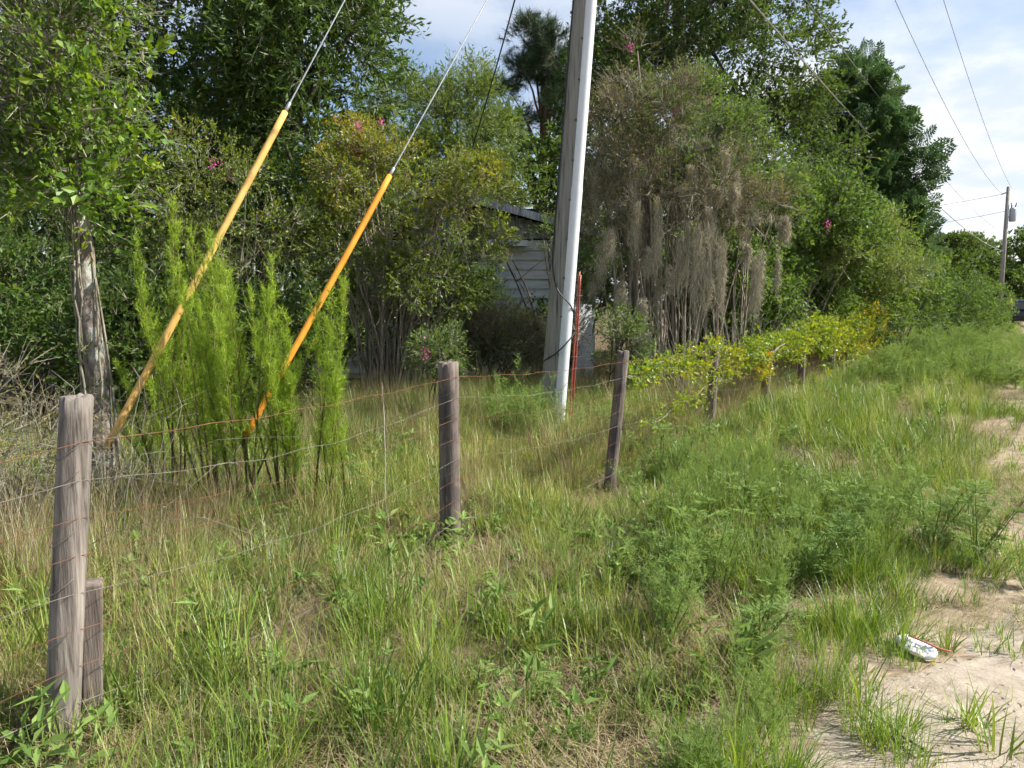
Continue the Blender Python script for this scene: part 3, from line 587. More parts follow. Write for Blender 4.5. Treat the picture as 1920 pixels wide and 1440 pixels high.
for hi, h in enumerate(HZ):
    path = []
    for k in range(len(POSTS) - 1):
        p0, p1 = post_at(k, strand_z(k, h)), post_at(k + 1, strand_z(k + 1, h)); n = 22; tt = np.linspace(0, 1, n, endpoint=False)[:, None]
        sg = rng.uniform(.02, .09) * (1.3 if k in (1, 2) else 1); q = p0 * (1 - tt) + p1 * tt; q[:, 2] -= sg * np.sin(np.pi * tt[:, 0])
        q += np.array([*NL, 0]) * (rng.normal() * .03 * np.sin(np.pi * tt)); q[:, 2] += .008 * np.sin(tt[:, 0] * 31 + hi) * np.sin(np.pi * tt[:, 0]); path.append(q)
    path = np.concatenate(path); mb = MB(); mb.tube(path, 0.0016 if hi in (0, 7) else .0012, 4, cap=False); sub(mb, 'wire_strand', M['rust'] if hi in (1, 2, 4, 5, 7) else M['wire'], fence)
for k in (0, 1, 2, 3, 4):        # upright stays of the woven wire
    p0, p1 = np.array([*POSTS[k][0], 0]), np.array([*POSTS[k + 1][0], 0]); L = np.linalg.norm(p1 - p0); mb = MB()
    for f in np.arange(.1, .95, .17 / L):
        a_, b_ = post_at(k, .14) * (1 - f) + post_at(k + 1, .14) * f, post_at(k, 1.0) * (1 - f) + post_at(k + 1, 1.0) * f
        b_[2] -= .05 * math.sin(math.pi * f); mb.tube(wobble(a_, b_, 6, .004), 0.0010, 3, cap=False)
    tag(sub(mb, 'wire_stays', M['rust'], fence), kind='stuff')
for k, zs_ in ((1, (1.12, 1.02, .80, .62, .42)), (2, (1.05, .9, .7, .5)), (3, (1.05, .85, .6))):      # wire ties wound round the posts
    for z in zs_:
        b, t = np.array([*POSTS[k][0], 0.0]), np.array(POSTS[k][1]); f = z / t[2]; c = b * (1 - f) + t * f; r = POSTS[k][2] * (1 - f) + POSTS[k][3] * f + .003
        a = np.linspace(0, 2 * np.pi, 24); mb = MB(); mb.tube(np.stack([c[0] + r * np.cos(a), c[1] + r * np.sin(a), c[2] + .045 * np.cos(a - .6) + .0 * a], 1), .0016, 4, cap=False); sub(mb, 'tie_wire', M['wire'], fence)
mb = MB(); mb.box((-1.645, 2.79, .24), (.072, .085, .66), rz=.5, ry=.05); o = mb.build('wooden_stub', M['post_dark']); tag(o, 'short rotten wooden stub standing behind the thick leaning post', 'stub')
bv = o.modifiers.new('bevel', 'BEVEL'); bv.width = .008; bv.segments = 2

# ------------------------------------------------------------------ trees
def crown_points(ells, clumps, per, cr, up=0.35, flat=.75, shell=.55):
    """clump centres spread over ellipsoids, sprig bases inside each clump"""
    vol = np.array([e[3] * e[4] * e[5] for e in ells]) ** (2 / 3); w = vol / vol.sum(); C = []; O = []
    for e, k in zip(ells, np.maximum(1, (w * clumps).astype(int))):
        d = rdir(k, -.75, 1.0); r = rng.uniform(shell ** 3, 1, k) ** (1 / 3); C.append(np.array(e[:3]) + d * r[:, None] * np.array(e[3:])); O.append(d)
    C = np.concatenate(C); O = np.concatenate(O); K = len(C)
    c = np.repeat(np.arange(K), per); rad = cr * rng.uniform(.6, 1.35, K)[c]; d = rdir(len(c)); r = rng.uniform(0.05, 1, len(c)) ** .5
    P = C[c] + d * (r * rad)[:, None] * np.array([1, 1, flat]); D = nrm(d * .7 + O[c] * .6 + np.array([0, 0, up]) + rng.normal(size=d.shape) * .25)
    return P, D, C, c
def tree(name, label, cat, base, top, r0, ells, key, clumps, per, cr, scale, bark, tint=(0., .35), up=.35, group=None, limbs=10, flat=.75, shell=.55, limb_r=.55, wob=.05, limb_f=.35):
    base = np.array([base[0], base[1], float(ground_z(base[0], base[1])) - .1]); root = empty(name, tuple(base), label, cat, group)
    P, D, C, c = crown_points(ells, clumps, per, cr, up, flat, shell)
    mb = MB(); n = 12; tr = wobble(base, top, n, wob); rad = np.linspace(r0, r0 * .3, n); rad[0] *= 1.3; mb.tube(tr, rad, 12, cap=False)
    tk = sub(mb, 'trunk', bark, root)
    sel = rng.choice(len(C), min(limbs, len(C)), replace=False); mb = MB()
    for k in sel:
        f = rng.uniform(limb_f, .95); b = np.array([np.interp(f, np.linspace(0, 1, n), tr[:, q]) for q in range(3)]); r = r0 * (1 - .65 * f) * limb_r
        mb.tube(wobble(b, C[k], 7, .05, bend=(0, 0, .12 * np.linalg.norm(C[k] - b))), np.linspace(r, .012, 7), 6, cap=False)
    sub(mb, 'limbs', bark, root)
    ct = rng.uniform(tint[0], tint[1], len(C))[c] + rng.uniform(-.06, .06, len(P))
    o = bake('crown', key, P - base, aim(D), scale * rng.uniform(.7, 1.25, len(P)), ct, parent=root)
    return root
# big crowns of the middle distance
tree('laurel_tree', 'big dark glossy broadleaf tree behind the yellow guy marker', 'tree', (-4.9, 14.6), (-4.6, 14.6, 9.2), .24,
     [(-4.9, 14.5, 7.6, 2.5, 2.1, 2.7), (-3.6, 14.2, 5.6, 1.5, 1.7, 2.3), (-5.9, 14.3, 5.0, 1.7, 1.7, 2.2), (-4.6, 14.4, 3.6, 2.2, 1.6, 1.5), (-3.9, 14.6, 8.6, 1.6, 1.5, 1.8)], 'laurel', 220, 22, .55, 1.05, M['bark_dark'], (0., .36), up=-.1)
tree('laurel_tree', 'dark broadleaf tree whose crown fills the upper left behind the vine-clad trunk', 'tree', (-9.2, 14.0), (-9.0, 14, 8.5), .22,
     [(-9.3, 13.8, 6.2, 2.2, 2.0, 3.0), (-7.4, 13.4, 4.4, 1.4, 1.4, 2.4), (-10.8, 13, 4.6, 1.8, 1.8, 2.6)], 'laurel', 120, 18, .55, 1.15, M['bark_dark'], (0., .3), up=-.1)
tree('light_green_tree', 'tall fine-leaved light green tree rising behind the house', 'tree', (-1.8, 23), (-1.9, 23, 8.2), .2,
     [(-3.2, 22.6, 6.3, 1.4, 1.6, 2.0), (-1.7, 22.8, 6.0, 1.6, 1.7, 2.3), (-.6, 22.6, 4.2, 1.2, 1.5, 1.9), (-2.5, 22.4, 4.2, 2.2, 1.8, 2.2), (-1.3, 22.6, 7.4, .8, 1.0, .9)], 'lime', 170, 20, .6, 1.2, M['bark_dark'], (0.05, .45), up=.3)
tree('oak_tree', 'huge dark oak crown spreading behind the utility pole', 'tree', (4.2, 18.6), (4.0, 18.6, 10.5), .32,
     [(4.0, 18.4, 8.9, 2.6, 2.2, 2.6), (2.9, 18.2, 8.0, 1.3, 1.8, 2.0), (6.3, 20, 7.7, 1.8, 1.5, 2.8), (6.9, 19.7, 5.0, 2.0, 1.5, 2.4), (3.6, 18, 6.0, 2.2, 1.8, 2.3), (4.6, 17.8, 3.6, 2.8, 1.6, 1.8)], 'oak', 230, 22, .55, 1.1, M['bark_dark'], (0., .38), up=.1)
tree('background_oak', 'dim oak closing the gap behind the house gable', 'tree', (.8, 27), (.8, 27, 6), .22, [(.2, 26.8, 5.0, 2.6, 1.8, 3.0), (3.2, 27, 5.5, 2.2, 1.8, 3.2)], 'far', 100, 15, .7, 1.35, M['bark_dark'], (0.05, .4))
tree('background_oak', 'dim oak seen between the dark crown and the house roof', 'tree', (-6.5, 24), (-6.4, 24, 7), .25, [(-6.5, 23.8, 5.0, 3.2, 2.0, 3.8), (-10, 22, 4.4, 2.8, 2, 4.0)], 'far', 120, 15, .75, 1.4, M['bark_dark'], (0., .3))
tree('background_oak', 'dim dense oak behind the moss-hung shrub stems', 'tree', (4.0, 22.5), (4.2, 22.5, 5), .25, [(4.4, 22, 3.2, 3.6, 1.6, 2.8), (8.5, 24, 3.0, 2.5, 1.8, 2.8)], 'far', 120, 15, .75, 1.4, M['bark_dark'], (0., .25))
tree('background_oak', 'low shaded tree deep in the yard behind the feathery stalks', 'tree', (-6.5, 18.5), (-6.4, 18.5, 2.6), .16, [(-6.3, 18.3, 2.0, 3.0, 1.2, 2.0), (-10.5, 17.5, 2.2, 2.4, 1.2, 2.2)], 'far', 120, 14, .6, 1.2, M['bark_dark'], (0., .25))
# pine: long bare trunk, dark needle clusters
tree('pine_tree', 'dark pine with bare reddish trunk against the blue sky', 'tree', (.8, 31), (1.5, 31, 12.6), .22,
     [(1.55, 31, 11.3, .9, 1.0, 1.1), (.2, 30.6, 10.4, .6, .6, .7), (-.5, 30.6, 9.7, .6, .6, .5), (1.8, 30.8, 9.2, .8, .8, .9), (.1, 30.8, 8.6, .6, .6, .4), (.6, 30.8, 12.0, .6, .6, .6), (2.4, 31, 10.4, .8, .8, 1.2)], 'pine', 56, 26, .42, 1.35, M['bark_pine'], (0., .35), up=.4, limbs=26, wob=.1)
# feathery trees on the right
tree('feathery_tree', 'taller feathery-leaved tree with drooping compound fronds against the clouds', 'tree', (9.6, 23.8), (10.2, 23.9, 8.4), .13,
     [(10.6, 23.6, 7.9, .85, .9, .8), (9.9, 23.5, 6.9, 1.0, 1.0, .9), (10.5, 23.3, 5.7, 1.1, 1.1, 1.0)], 'frond', 40, 14, .38, 1.0, M['bark_dark'], (0.1, .5), up=.15, group='feathery trees on the right', limbs=16)
tree('feathery_tree', 'lower feathery-leaved tree reaching out towards the road', 'tree', (9.9, 22.4), (10.5, 22.6, 5.6), .11,
     [(10.5, 22.4, 6.5, .6, .7, .35), (11.5, 22.4, 5.6, .5, .7, .35), (10.0, 22.2, 5.0, .8, .9, .6), (11.3, 22.2, 4.0, .7, .9, .5), (10.3, 22, 3.4, 1.1, 1, .9), (11.6, 22.3, 3.0, .5, .6, .4)], 'frond', 52, 12, .30, 1.0, M['bark_dark'], (0.1, .5), up=.15, group='feathery trees on the right', limbs=20)
# vine-clad tree at the left: lichen trunk, loose twiggy crown
vt = tree('vine_clad_tree', 'pale lichened trunk wrapped in climbing vines with loose twiggy crown', 'tree', (-3.30, 6.0), (-3.58, 6.1, 3.9), .108,
     [(-4.0, 6.1, 3.9, .85, .9, .9), (-3.6, 6.0, 3.2, .5, .7, .8), (-4.4, 6.2, 3.0, .6, .8, .8), (-3.35, 6.0, 2.75, .32, .4, .4)], 'small', 74, 11, .28, 1.05, M['bark'], (-.05, .5), limbs=46, wob=.03, limb_r=.20, limb_f=.66)
P, D, C, c = crown_points([(-3.95, 6.1, 3.8, .9, .9, 1.1), (-3.5, 6.0, 2.8, .45, .6, .5)], 60, 6, .35)
b = np.array(vt.location); bake('dead_twigs', 'bare', P - b, aim(D + rng.normal(size=D.shape) * .8), rng.uniform(.3, .6, len(P)), .2, parent=vt)
P, D, C, c = crown_points([(-3.15, 5.9, 3.1, .25, .4, .9), (-3.5, 5.8, 2.5, .4, .4, .3)], 26, 9, .2)
bake('climber_leaves', 'vine', P - b, aim(D), rng.uniform(.7, 1.2, len(P)), rng.uniform(-.3, .0, len(P)), parent=vt)
P = np.stack([-3.36 + rng.normal(size=46) * .15, 5.95 + rng.normal(size=46) * .12, rng.uniform(.6, 2.7, 46)], 1); P[:, 0] -= .08 * P[:, 2]; bake('trunk_leaves', 'small', P - b, aim(rdir(46)), rng.uniform(.4, .8, 46), rng.uniform(-.1, .4, 46), parent=vt)
mb = MB()
for k in range(7):
    a0 = rng.uniform(0, 6.3); zz = np.linspace(0, 2.5, 16); q = [(-3.30 - .08 * z + (.125 - .02 * z) * math.cos(a0 + z * rng.uniform(.6, .8) * (1 if k % 2 else -1)) * 1.1, 6.0 + .03 * z + (.125 - .02 * z) * math.sin(a0 + z * .7) * 1.1, z) for z in zz]
    mb.tube(q, np.linspace(.012, .006, 16), 5, cap=False)
sub(mb, 'climbing_vine', M['twig'], vt)

# ------------------------------------------------------------------ shrubs
def shrub(name, label, cat, base, ells, key, clumps, per, cr, scale, stems, bark, tint, up=.35, stem_r=.02, flowers=0, group=None, shell=.45, spread=.2, stem_to=None):
    bz = float(ground_z(base[0], base[1])) - .05; root = empty(name, (base[0], base[1], bz), label, cat, group); b = np.array([base[0], base[1], bz])
    P, D, C, c = crown_points(ells, clumps, per, cr, up, .8, shell); mb = MB()
    for k in rng.choice(len(C), min(stems, len(C)), replace=False):
        s0 = b + np.array([np.clip(rng.normal(), -1.2, 1.2) * min(spread, .2) + (C[k][0] - b[0]) * min(.6, spread), np.clip(rng.normal(), -1.2, 1.2) * .14, 0]); r = stem_r * rng.uniform(.6, 1.3)
        p = wobble(s0, C[k], 9, .03, bend=((s0 - C[k])[0] * .15, 0, .1)); mb.tube(p, np.linspace(r, r * .3, 9), 6, cap=False)
        for _ in range(2):
            f = rng.uniform(.4, .9); q0 = p[int(f * 8)]; q1 = C[rng.integers(len(C))]; q1 = q0 + (q1 - q0) * min(1, .9 / max(.1, np.linalg.norm(q1 - q0))); q1[2] = max(q1[2], q0[2] - .1)
            mb.tube(wobble(q0, q1, 5, .02), np.linspace(r * .5, r * .15, 5), 4, cap=False)
    sub(mb, 'stems', bark, root)
    tz = tint(P) if callable(tint) else rng.uniform(tint[0], tint[1], len(C))[c] + rng.uniform(-.06, .06, len(P))
    bake('foliage', key, P - b, aim(D), scale * rng.uniform(.7, 1.25, len(P)), tz, parent=root)
    out = P[np.argsort(-(P - np.mean(C, 0)) @ np.array([.1, -.6, .75]))][:max(1, len(P) // 4)]
    for k in range(flowers):
        p = out[rng.integers(len(out))] + rng.normal(size=3) * .08; mb = MB(); n = 34; q = p + rng.normal(size=(n, 3)) * np.array([.035, .035, .055])
        leaves(mb, q, rdir(n), rdir(n), rng.uniform(.02, .04, n), .026, rng.uniform(0, 1, n)); tag(sub(mb, 'flower_cluster', M['pink'], root, smooth=False), kind='stuff')
    return root
myr_t = lambda P: np.clip(-.01 + .12 * np.clip(P[:, 2] - 2.0, 0, 2) + rng.uniform(-.12, .14, len(P)) + .35 * (vnoise(P[:, 0], P[:, 2], 2, 1.6) - .4), 0, .8)
shrub('crape_myrtle', 'many-stemmed crape myrtle with yellowing leaves and pink blooms before the house', 'shrub', (-2.05, 12.2),
      [(-1.9, 12, 3.4, 1.3, .9, .75), (-2.6, 12, 2.6, .8, .8, .8), (-1.1, 11.9, 2.5, .95, .8, .8), (-1.6, 11.8, 1.7, .9, .7, .55), (-2.5, 12.1, 3.9, .7, .7, .5), (-.75, 12, 3.3, .6, .6, .5)], 'myrtle', 130, 15, .20, 1.0, 56, M['myrtle_bark'], myr_t, stem_r=.022, flowers=9)
shrub('crape_myrtle', 'thin twiggy crape myrtle with few magenta blooms behind the first guy marker', 'shrub', (-4.2, 11.0),
      [(-4.5, 11, 3.3, .9, .8, .7), (-3.6, 11, 2.6, .8, .7, .8), (-4.9, 11, 2.4, .6, .6, .7)], 'myrtle', 58, 11, .28, .95, 30, M['myrtle_bark'], (-.1, .22), stem_r=.016, flowers=4)
moss_shrub = shrub('moss_draped_shrub', 'tall bare-stemmed shrub hung with Spanish moss right of the utility pole', 'shrub', (2.7, 12.8),
      [(1.75, 12.7, 4.2, .5, .8, 1.0), (2.5, 12.8, 4.7, .45, .8, .7), (1.4, 12.6, 3.1, .35, .6, .7), (3.3, 12.8, 3.4, .6, .8, .6), (2.4, 12.7, 3.5, .5, .7, .6), (2.0, 12.6, 5.3, .3, .5, .4), (4.1, 12.9, 3.2, .4, .6, .4)], 'brown', 95, 13, .26, 1.0, 34, M['myrtle_bark'], (.0, .4), stem_r=.03, flowers=3, spread=.75)
P, D, C, c = crown_points([(2.4, 12.8, 3.6, 1.4, .8, 1.5)], 44, 4, .35); b = np.array(moss_shrub.location); bake('dead_twigs', 'bare', P - b, aim(D + rng.normal(size=D.shape) * .6), rng.uniform(.5, 1.0, len(P)), .3, parent=moss_shrub)
P, D, C, c = crown_points([(1.6, 12.5, 2.4, .5, .4, .5), (2.2, 12.5, 4.0, .8, .5, 1.0), (3.0, 12.6, 4.4, .6, .5, .6)], 34, 9, .22); bake('green_leaves', 'small', P - b, aim(D), rng.uniform(.7, 1.1, len(P)), rng.uniform(-.1, .3, len(P)), parent=moss_shrub)
shrub('leafy_shrub', 'olive green shrub crowding the top of the moss beards', 'shrub', (3.9, 13.6), [(3.7, 13.4, 4.2, .7, .6, .8), (4.4, 13.5, 3.5, .7, .6, .7), (3.2, 13.5, 5.0, .6, .6, .5), (1.75, 13.2, 2.0, .5, .4, .5)], 'small', 70, 16, .28, 1.1, 18, M['myrtle_bark'], (-.05, .3), flowers=2)
shrub('leafy_shrub', 'green shrub with scattered pink blooms below the feathery trees', 'shrub', (5.7, 16.3),
      [(6.0, 16.0, 3.4, 1.3, .9, 1.0), (6.9, 16.6, 3.0, 1.0, .9, .9), (5.1, 15.8, 2.8, .9, .8, .9)], 'hedge', 100, 20, .34, 1.0, 22, M['myrtle_bark'], (.05, .45), flowers=12)
HD = [(5.2, 14.6, [(5.2, 14.4, 1.5, 1.1, .9, 1.2), (4.6, 14.6, 2.3, .7, .7, .6)], 'dense green bush beside the hanging moss'),
      (7.3, 17.2, [(7.2, 17, 1.7, 1.3, 1.1, 1.5), (8.0, 17.6, 2.6, .9, .9, .8)], 'dense bush rising behind the orange vine mound'),
      (9.6, 19.6, [(9.6, 19.4, 1.7, 1.4, 1.2, 1.6), (10.2, 19.8, 2.9, .9, .9, .8)], 'bright leafy bush beneath the lower feathery tree'),
      (12.2, 22.4, [(12.2, 22.2, 1.5, 1.4, 1.2, 1.5), (12.9, 22.6, 2.4, 1, 1, .9)], 'rounded bush at the road end of the hedge row'),
      (15.2, 26.6, [(15.1, 26.4, 1.4, 1.6, 1.3, 1.4)], 'low bush farthest along the hedge row'),
      (18.8, 31.5, [(18.6, 31, 1.3, 1.8, 1.5, 1.3), (20.4, 33, 1.0, 1.5, 1.2, 1.0)], 'small distant bush where the verge narrows')]
for x, y, e, lb in HD:
    if x < 13: x -= .75; y += .5; e = [(q[0] - .75, q[1] + .5, *q[2:]) for q in e]      # keep the bushes behind the wires
    shrub('hedge_bush', lb, 'bush', (x, y), e, 'hedge', int((62 if y < 20 else 46) * len(e)), 15 if y < 20 else 12, .28, 1.05, 10, M['bark_dark'], {4: (-.1, .3), 7: (.0, .6), 9: (.15, .7), 11: (.0, .45), 15: (-.1, .4)}.get(int(round(x + .1)), (0, .5)), group='bushes in the hedge row')
LD = [(-6.1, 9.4, [(-6.2, 9.2, 1.6, .9, .7, .75), (-5.5, 9.4, 1.2, .7, .6, .6)], 'hedge', 'bright green bush left of the pale trunk'),
      (-4.4, 9.4, [(-4.6, 9.2, 1.1, .9, .7, .8)], 'oak', 'dark bush between the pale trunk and the feathery stalks'),
      (-3.3, 10.0, [(-3.3, 9.9, 1.0, .8, .6, .8)], 'oak', 'dark bush behind the tall feathery stalks'),
      (-7.4, 11.6, [(-7.2, 11.4, 2.3, 1.1, .8, 1.4)], 'oak', 'tall dark bush at the edge behind the bright one'),
      (-.2, 13.7, [(-.25, 13.7, .9, .8, .5, .5)], 'brown', 'low rusty brown bush below the house siding'),
      (.7, 14.2, [(.7, 14.2, 1.0, .5, .5, .45)], 'brown', 'tangled dry bush at the foot of the house corner'),
      (-1.0, 14.3, [(-1.0, 14.3, 1.1, .7, .5, .8)], 'oak', 'dark bush hugging the house wall behind the myrtle'),
      (-2.3, 14.6, [(-2.4, 14.5, 1.3, 1.0, .5, 1.2), (-3.3, 14.6, 1.2, .8, .5, 1.1), (-1.7, 14.8, 2.4, .8, .3, .6)], 'oak', 'dark bush filling the gap behind the myrtle stems'),
      (-.6, 15.2, [(-.75, 15.2, 1.6, .55, .35, .8), (.2, 15.1, .85, .7, .4, .55)], 'small', 'mixed bush climbing up the house siding'),
      (1.25, 15.3, [(.72, 15.3, .9, .3, .25, .6), (1.7, 15.3, 2.3, .4, .25, .5)], 'oak', 'dark bush right against the house corner'),
      (1.0, 15.0, [(.75, 15.2, 3.05, .5, .3, .22), (1.3, 15.2, 3.3, .45, .3, .25), (-1.0, 15.2, 3.7, .35, .3, .2)], 'small', 'creeper sprawling over the broken roof edge'),
      (1.6, 11.6, [(1.72, 11.5, 1.1, .28, .3, .42)], 'small', 'small leafy sapling between pole and dark slim post'),
      (-.95, 10.2, [(-.97, 10.2, 1.0, .2, .2, .22)], 'small', 'tiny leafy seedling above the split post')]
for x, y, e, key, lb in LD:
    shrub('wild_bush', lb, 'bush', (x, y), e, key, 46 if len(lb) and e[0][3] > .5 else 10, 18, .28, .8, 8, M['bark_dark'], (.0, .4), group='wild bushes in the yard', flowers=1 if 'seedling' in lb else 0)
shrub('climbing_vine', 'lime green climber tumbling over the hedge row', 'vine', (7.6, 18.2), [(8.2, 17.2, 3.1, .8, .5, .5), (9.4, 18.2, 2.6, .6, .5, .7), (7.2, 16.0, 2.6, .7, .4, .35)], 'lime', 40, 14, .3, .9, 1, M['bark_dark'], (.3, .6))
# bare fan-shaped twig shrubs under the moss
for k, (x, y) in enumerate(((2.75, 11.9), (3.75, 12.2))):
    root = empty('bare_twig_shrub', (x, y, 0), ('leafless fan of grey twigs behind the vine-topped post', 'leafless fan of grey twigs behind the broken-topped post')[k], 'shrub', 'leafless shrubs under the moss'); mb = MB()
    for q in range(34):
        a = rng.uniform(-.75, .75); L = rng.uniform(1.1, 1.9); d = np.array([math.sin(a), rng.normal() * .25, math.cos(a)]); p = wobble((x + rng.normal() * .06, y + rng.normal() * .06, 0), np.array([x, y, 0]) + d * L, 7, .015)
        mb.tube(p, np.linspace(.007, .002, 7), 4, cap=False)
        for _ in range(3): s0 = p[rng.integers(2, 6)]; mb.tube([s0, s0 + (d + rng.normal(size=3) * .35) * rng.uniform(.2, .5)], [.003, .0012], 3, cap=False)
    sub(mb, 'twigs', M['twig'], root)
# Spanish moss
MO = [(1.50, 12.3, 2.75, 1.2, .20), (1.75, 12.2, 2.0, .8, .14), (1.95, 12.4, 3.3, .8, .16), (2.15, 12.3, 2.5, .7, .12), (2.32, 12.4, 3.2, 1.3, .16), (2.5, 12.2, 2.2, .8, .12), (2.72, 12.3, 2.95, 1.3, .17), (2.98, 12.2, 2.75, 1.35, .20),
      (3.15, 12.3, 3.1, .7, .13), (3.33, 12.2, 2.55, 1.2, .17), (3.2, 12.5, 2.0, .8, .14), (3.72, 12.3, 2.6, .45, .10), (3.95, 12.4, 2.4, .9, .20), (4.35, 12.6, 2.45, .85, .07), (4.55, 12.9, 3.05, .5, .15), (1.32, 12.6, 2.1, .7, .16), (2.05, 12.1, 1.75, .6, .12), (1.35, 12.5, 3.7, .6, .14), (2.9, 12.6, 3.8, .6, .16), (-.6, 15.6, 3.0, .45, .16)]
MO = [(x, y, z, L * (.55 + .45 * ((i * 7) % 5) / 4), w) for i, (x, y, z, L, w) in enumerate(MO)]
for _ in range(9): MO.append((rng.uniform(1.25, 4.3), rng.uniform(12.2, 12.7), rng.uniform(1.9, 4.2), rng.uniform(.25, .6), rng.uniform(.06, .12)))
for k, (x, y, z, L, w) in enumerate(MO):
    mb = MB(); w *= .85; n = int(600 * w / .17); m_ = 6; ci = rng.integers(0, m_, n); cxo = (rng.normal(size=m_) * w * .34)[ci]; czo = (rng.uniform(-.38, .12, m_) * L)[ci]; cl_ = rng.uniform(.35, 1.0, m_)[ci]; bx = rng.normal(size=(n, 2)) * np.array([w * .22, w * .18]); z0 = z + rng.uniform(-.42, .10, n) * L + czo; LL = L * rng.uniform(.08, 1.0, n) * cl_ * np.exp(-(bx[:, 0] / (w * .22)) ** 2) + .04; bx[:, 0] += cxo; st_f = rng.uniform(0, .55, n)
    y = y - .25; P0 = np.stack([x + bx[:, 0], y + bx[:, 1], z0 - L * st_f * .25 * np.exp(-((bx[:, 0] - cxo) / (w * .2)) ** 2)], 1); prev = P0; rowsm = []
    taper = 1.0
    for q in range(6):
        f = q / 5; wid = .006 * (1 - .6 * f); pp = P0 + np.stack([(.014 + .03 * f) * np.sin(q * rng.uniform(1.2, 2.6, n) + np.arange(n)) - (bx[:, 0] - cxo) * f * .5 + rng.normal(size=n) * .05 * f, .018 * np.cos(q * 2.3 + np.arange(n) * 1.7), -LL * f], 1); rowsm += [pp - [wid / 2, 0, 0], pp + [wid / 2, 0, 0]]
    V = np.stack(rowsm, 1); k0 = np.arange(n)[:, None] * 12; mb.add(V.reshape(-1, 3), np.concatenate([k0 + [2 * q, 2 * q + 1, 2 * q + 3, 2 * q + 2] for q in range(5)]), val=np.repeat(rng.uniform(0, 1, n), 12))
    o = mb.build('spanish_moss', M['moss'])
    lb = {0: 'broad moss beard hanging closest to the utility pole', 4: 'long moss beard at the middle of the bare shrub', 7: 'wide pale moss beard above the leafless twig fan', 9: 'long ragged moss beard behind the vine-topped post', 11: 'short stubby moss beard near the green bushes', 12: 'broad moss beard above the half hidden posts',
          13: 'thin lone moss wisp at the edge of the dense green bush', 14: 'high moss tuft among the leaves of the olive green shrub', 16: 'low moss tuft hanging near the small leafy sapling', 17: 'highest moss tuft beside the utility pole', 19: 'small beard of moss hanging from the broken house gable'}.get(k, 'grey-brown beard of Spanish moss hanging in the bare shrub')
    tag(o, lb, 'moss', 'Spanish moss beards in the bare shrub' if k != 19 else None)

mb = MB(); P, D, C, c = crown_points([(1.6, 12.5, 3.6, .5, .5, 1.2), (2.5, 12.5, 3.9, .9, .5, 1.2), (3.6, 12.6, 3.0, .8, .5, .6)], 110, 2, .3)
for p in P:
    n = 20; q = p + rng.normal(size=(n, 3)) * [.04, .04, .05]; d = np.array([0, 0, -1.0]) + rng.normal(size=(n, 3)) * .4; slivers(mb, q, d, rng.uniform(.05, .22, n), .007, rng.uniform(0, 1, n))
tag(sub(mb, 'moss_shreds', M['moss'], moss_shrub, smooth=False), kind='stuff')
# ------------------------------------------------------------------ vines on the fence
def fence_pt(f):
    k = int(f); g_ = f - k; p = np.array([*POSTS[k][0], 0]) * (1 - g_) + np.array([*POSTS[k + 1][0], 0]) * g_; return p
def vine(name, label, runs, tint, dens, cr, scl):
    root = empty(name, tuple(fence_pt(runs[0][0])), label, 'vine', 'vines on the fence'); b = np.array(root.location); PP = []; mb = MB(); TT = []
    for (f0, z0, f1, z1, n, thick, t0, t1) in runs:
        f = np.linspace(f0, f1, 30); pth = np.array([fence_pt(q) - np.array([*NL, 0]) * .05 + [0, 0, z0 + (z1 - z0) * (q - f0) / max(1e-6, f1 - f0) + .03 * math.sin(q * 19 + z0 * 7)] for q in f]); mb.tube(pth, .005, 4, cap=False)
        u = rng.uniform(0, 1, n); q = np.stack([np.interp(u, np.linspace(0, 1, 30), pth[:, c]) for c in range(3)], 1) + rng.normal(size=(n, 3)) * thick; PP.append(q); TT.append(t0 + (t1 - t0) * u + rng.uniform(-.12, .12, n))
    P = np.concatenate(PP); T = np.concatenate(TT); near = np.min([np.hypot(P[:, 0] - q[0][0], P[:, 1] - q[0][1]) for q in POSTS[3:8]], 0); ok = (near > .18) | (rng.uniform(size=len(P)) < .12) | (P[:, 2] > .95); P, T = P[ok], T[ok]
    sub(mb, 'runners', M['twig'], root); bake('leaves', 'vine', P - b, aim(rdir(len(P)) + np.array([0, -.5, .2])), scl * rng.uniform(.45, 1.35, len(P)), np.clip(T - .07, 0, .85), parent=root)
vine('fence_vine', 'yellow-green vine runners along the wires by the vine-topped post', [(3.1, .98, 4.05, 1.12, 120, .035, .1, .2), (3.1, .96, 4.5, .85, 150, .04, .15, .3), (3.25, .45, 4.6, .80, 120, .035, .1, .3), (4.05, 1.08, 4.4, .92, 40, .05, .2, .3)], 0, 0, 0, .55)
vine('fence_vine', 'yellow and orange vine draped over the half hidden posts', [(4.4, .95, 6.1, 1.06, 440, .07, .02, .2), (4.5, .86, 6.1, .96, 260, .07, .08, .22), (4.72, .66, 4.9, .64, 60, .06, .3, .4), (4.84, .92, 4.94, .88, 26, .05, .6, .65), (5.5, .74, 5.75, .7, 36, .06, .15, .25)], 0, 0, 0, .65)
vine('fence_vine', 'golden orange vine mound at the far end of the fence', [(6.0, 1.0, 8.8, 1.2, 620, .13, .1, .3), (6.2, .85, 8.8, .95, 400, .14, .18, .36), (7.2, 1.15, 8.4, 1.3, 260, .12, .32, .42), (6.9, .55, 8.6, .6, 260, .15, .2, .45)], 0, 0, 0, .9)
mb = MB(); p = smooth_path([(3.83, 11.3, .62), (3.9, 11.32, .8), (4.05, 11.38, .95), (4.2, 11.5, 1.0)], 12); mb.tube(p, np.linspace(.03, .012, 12), 7); o = mb.build('broken_branch', M['myrtle_bark']); tag(o, 'pale broken branch hooked on the half hidden fence post', 'branch')

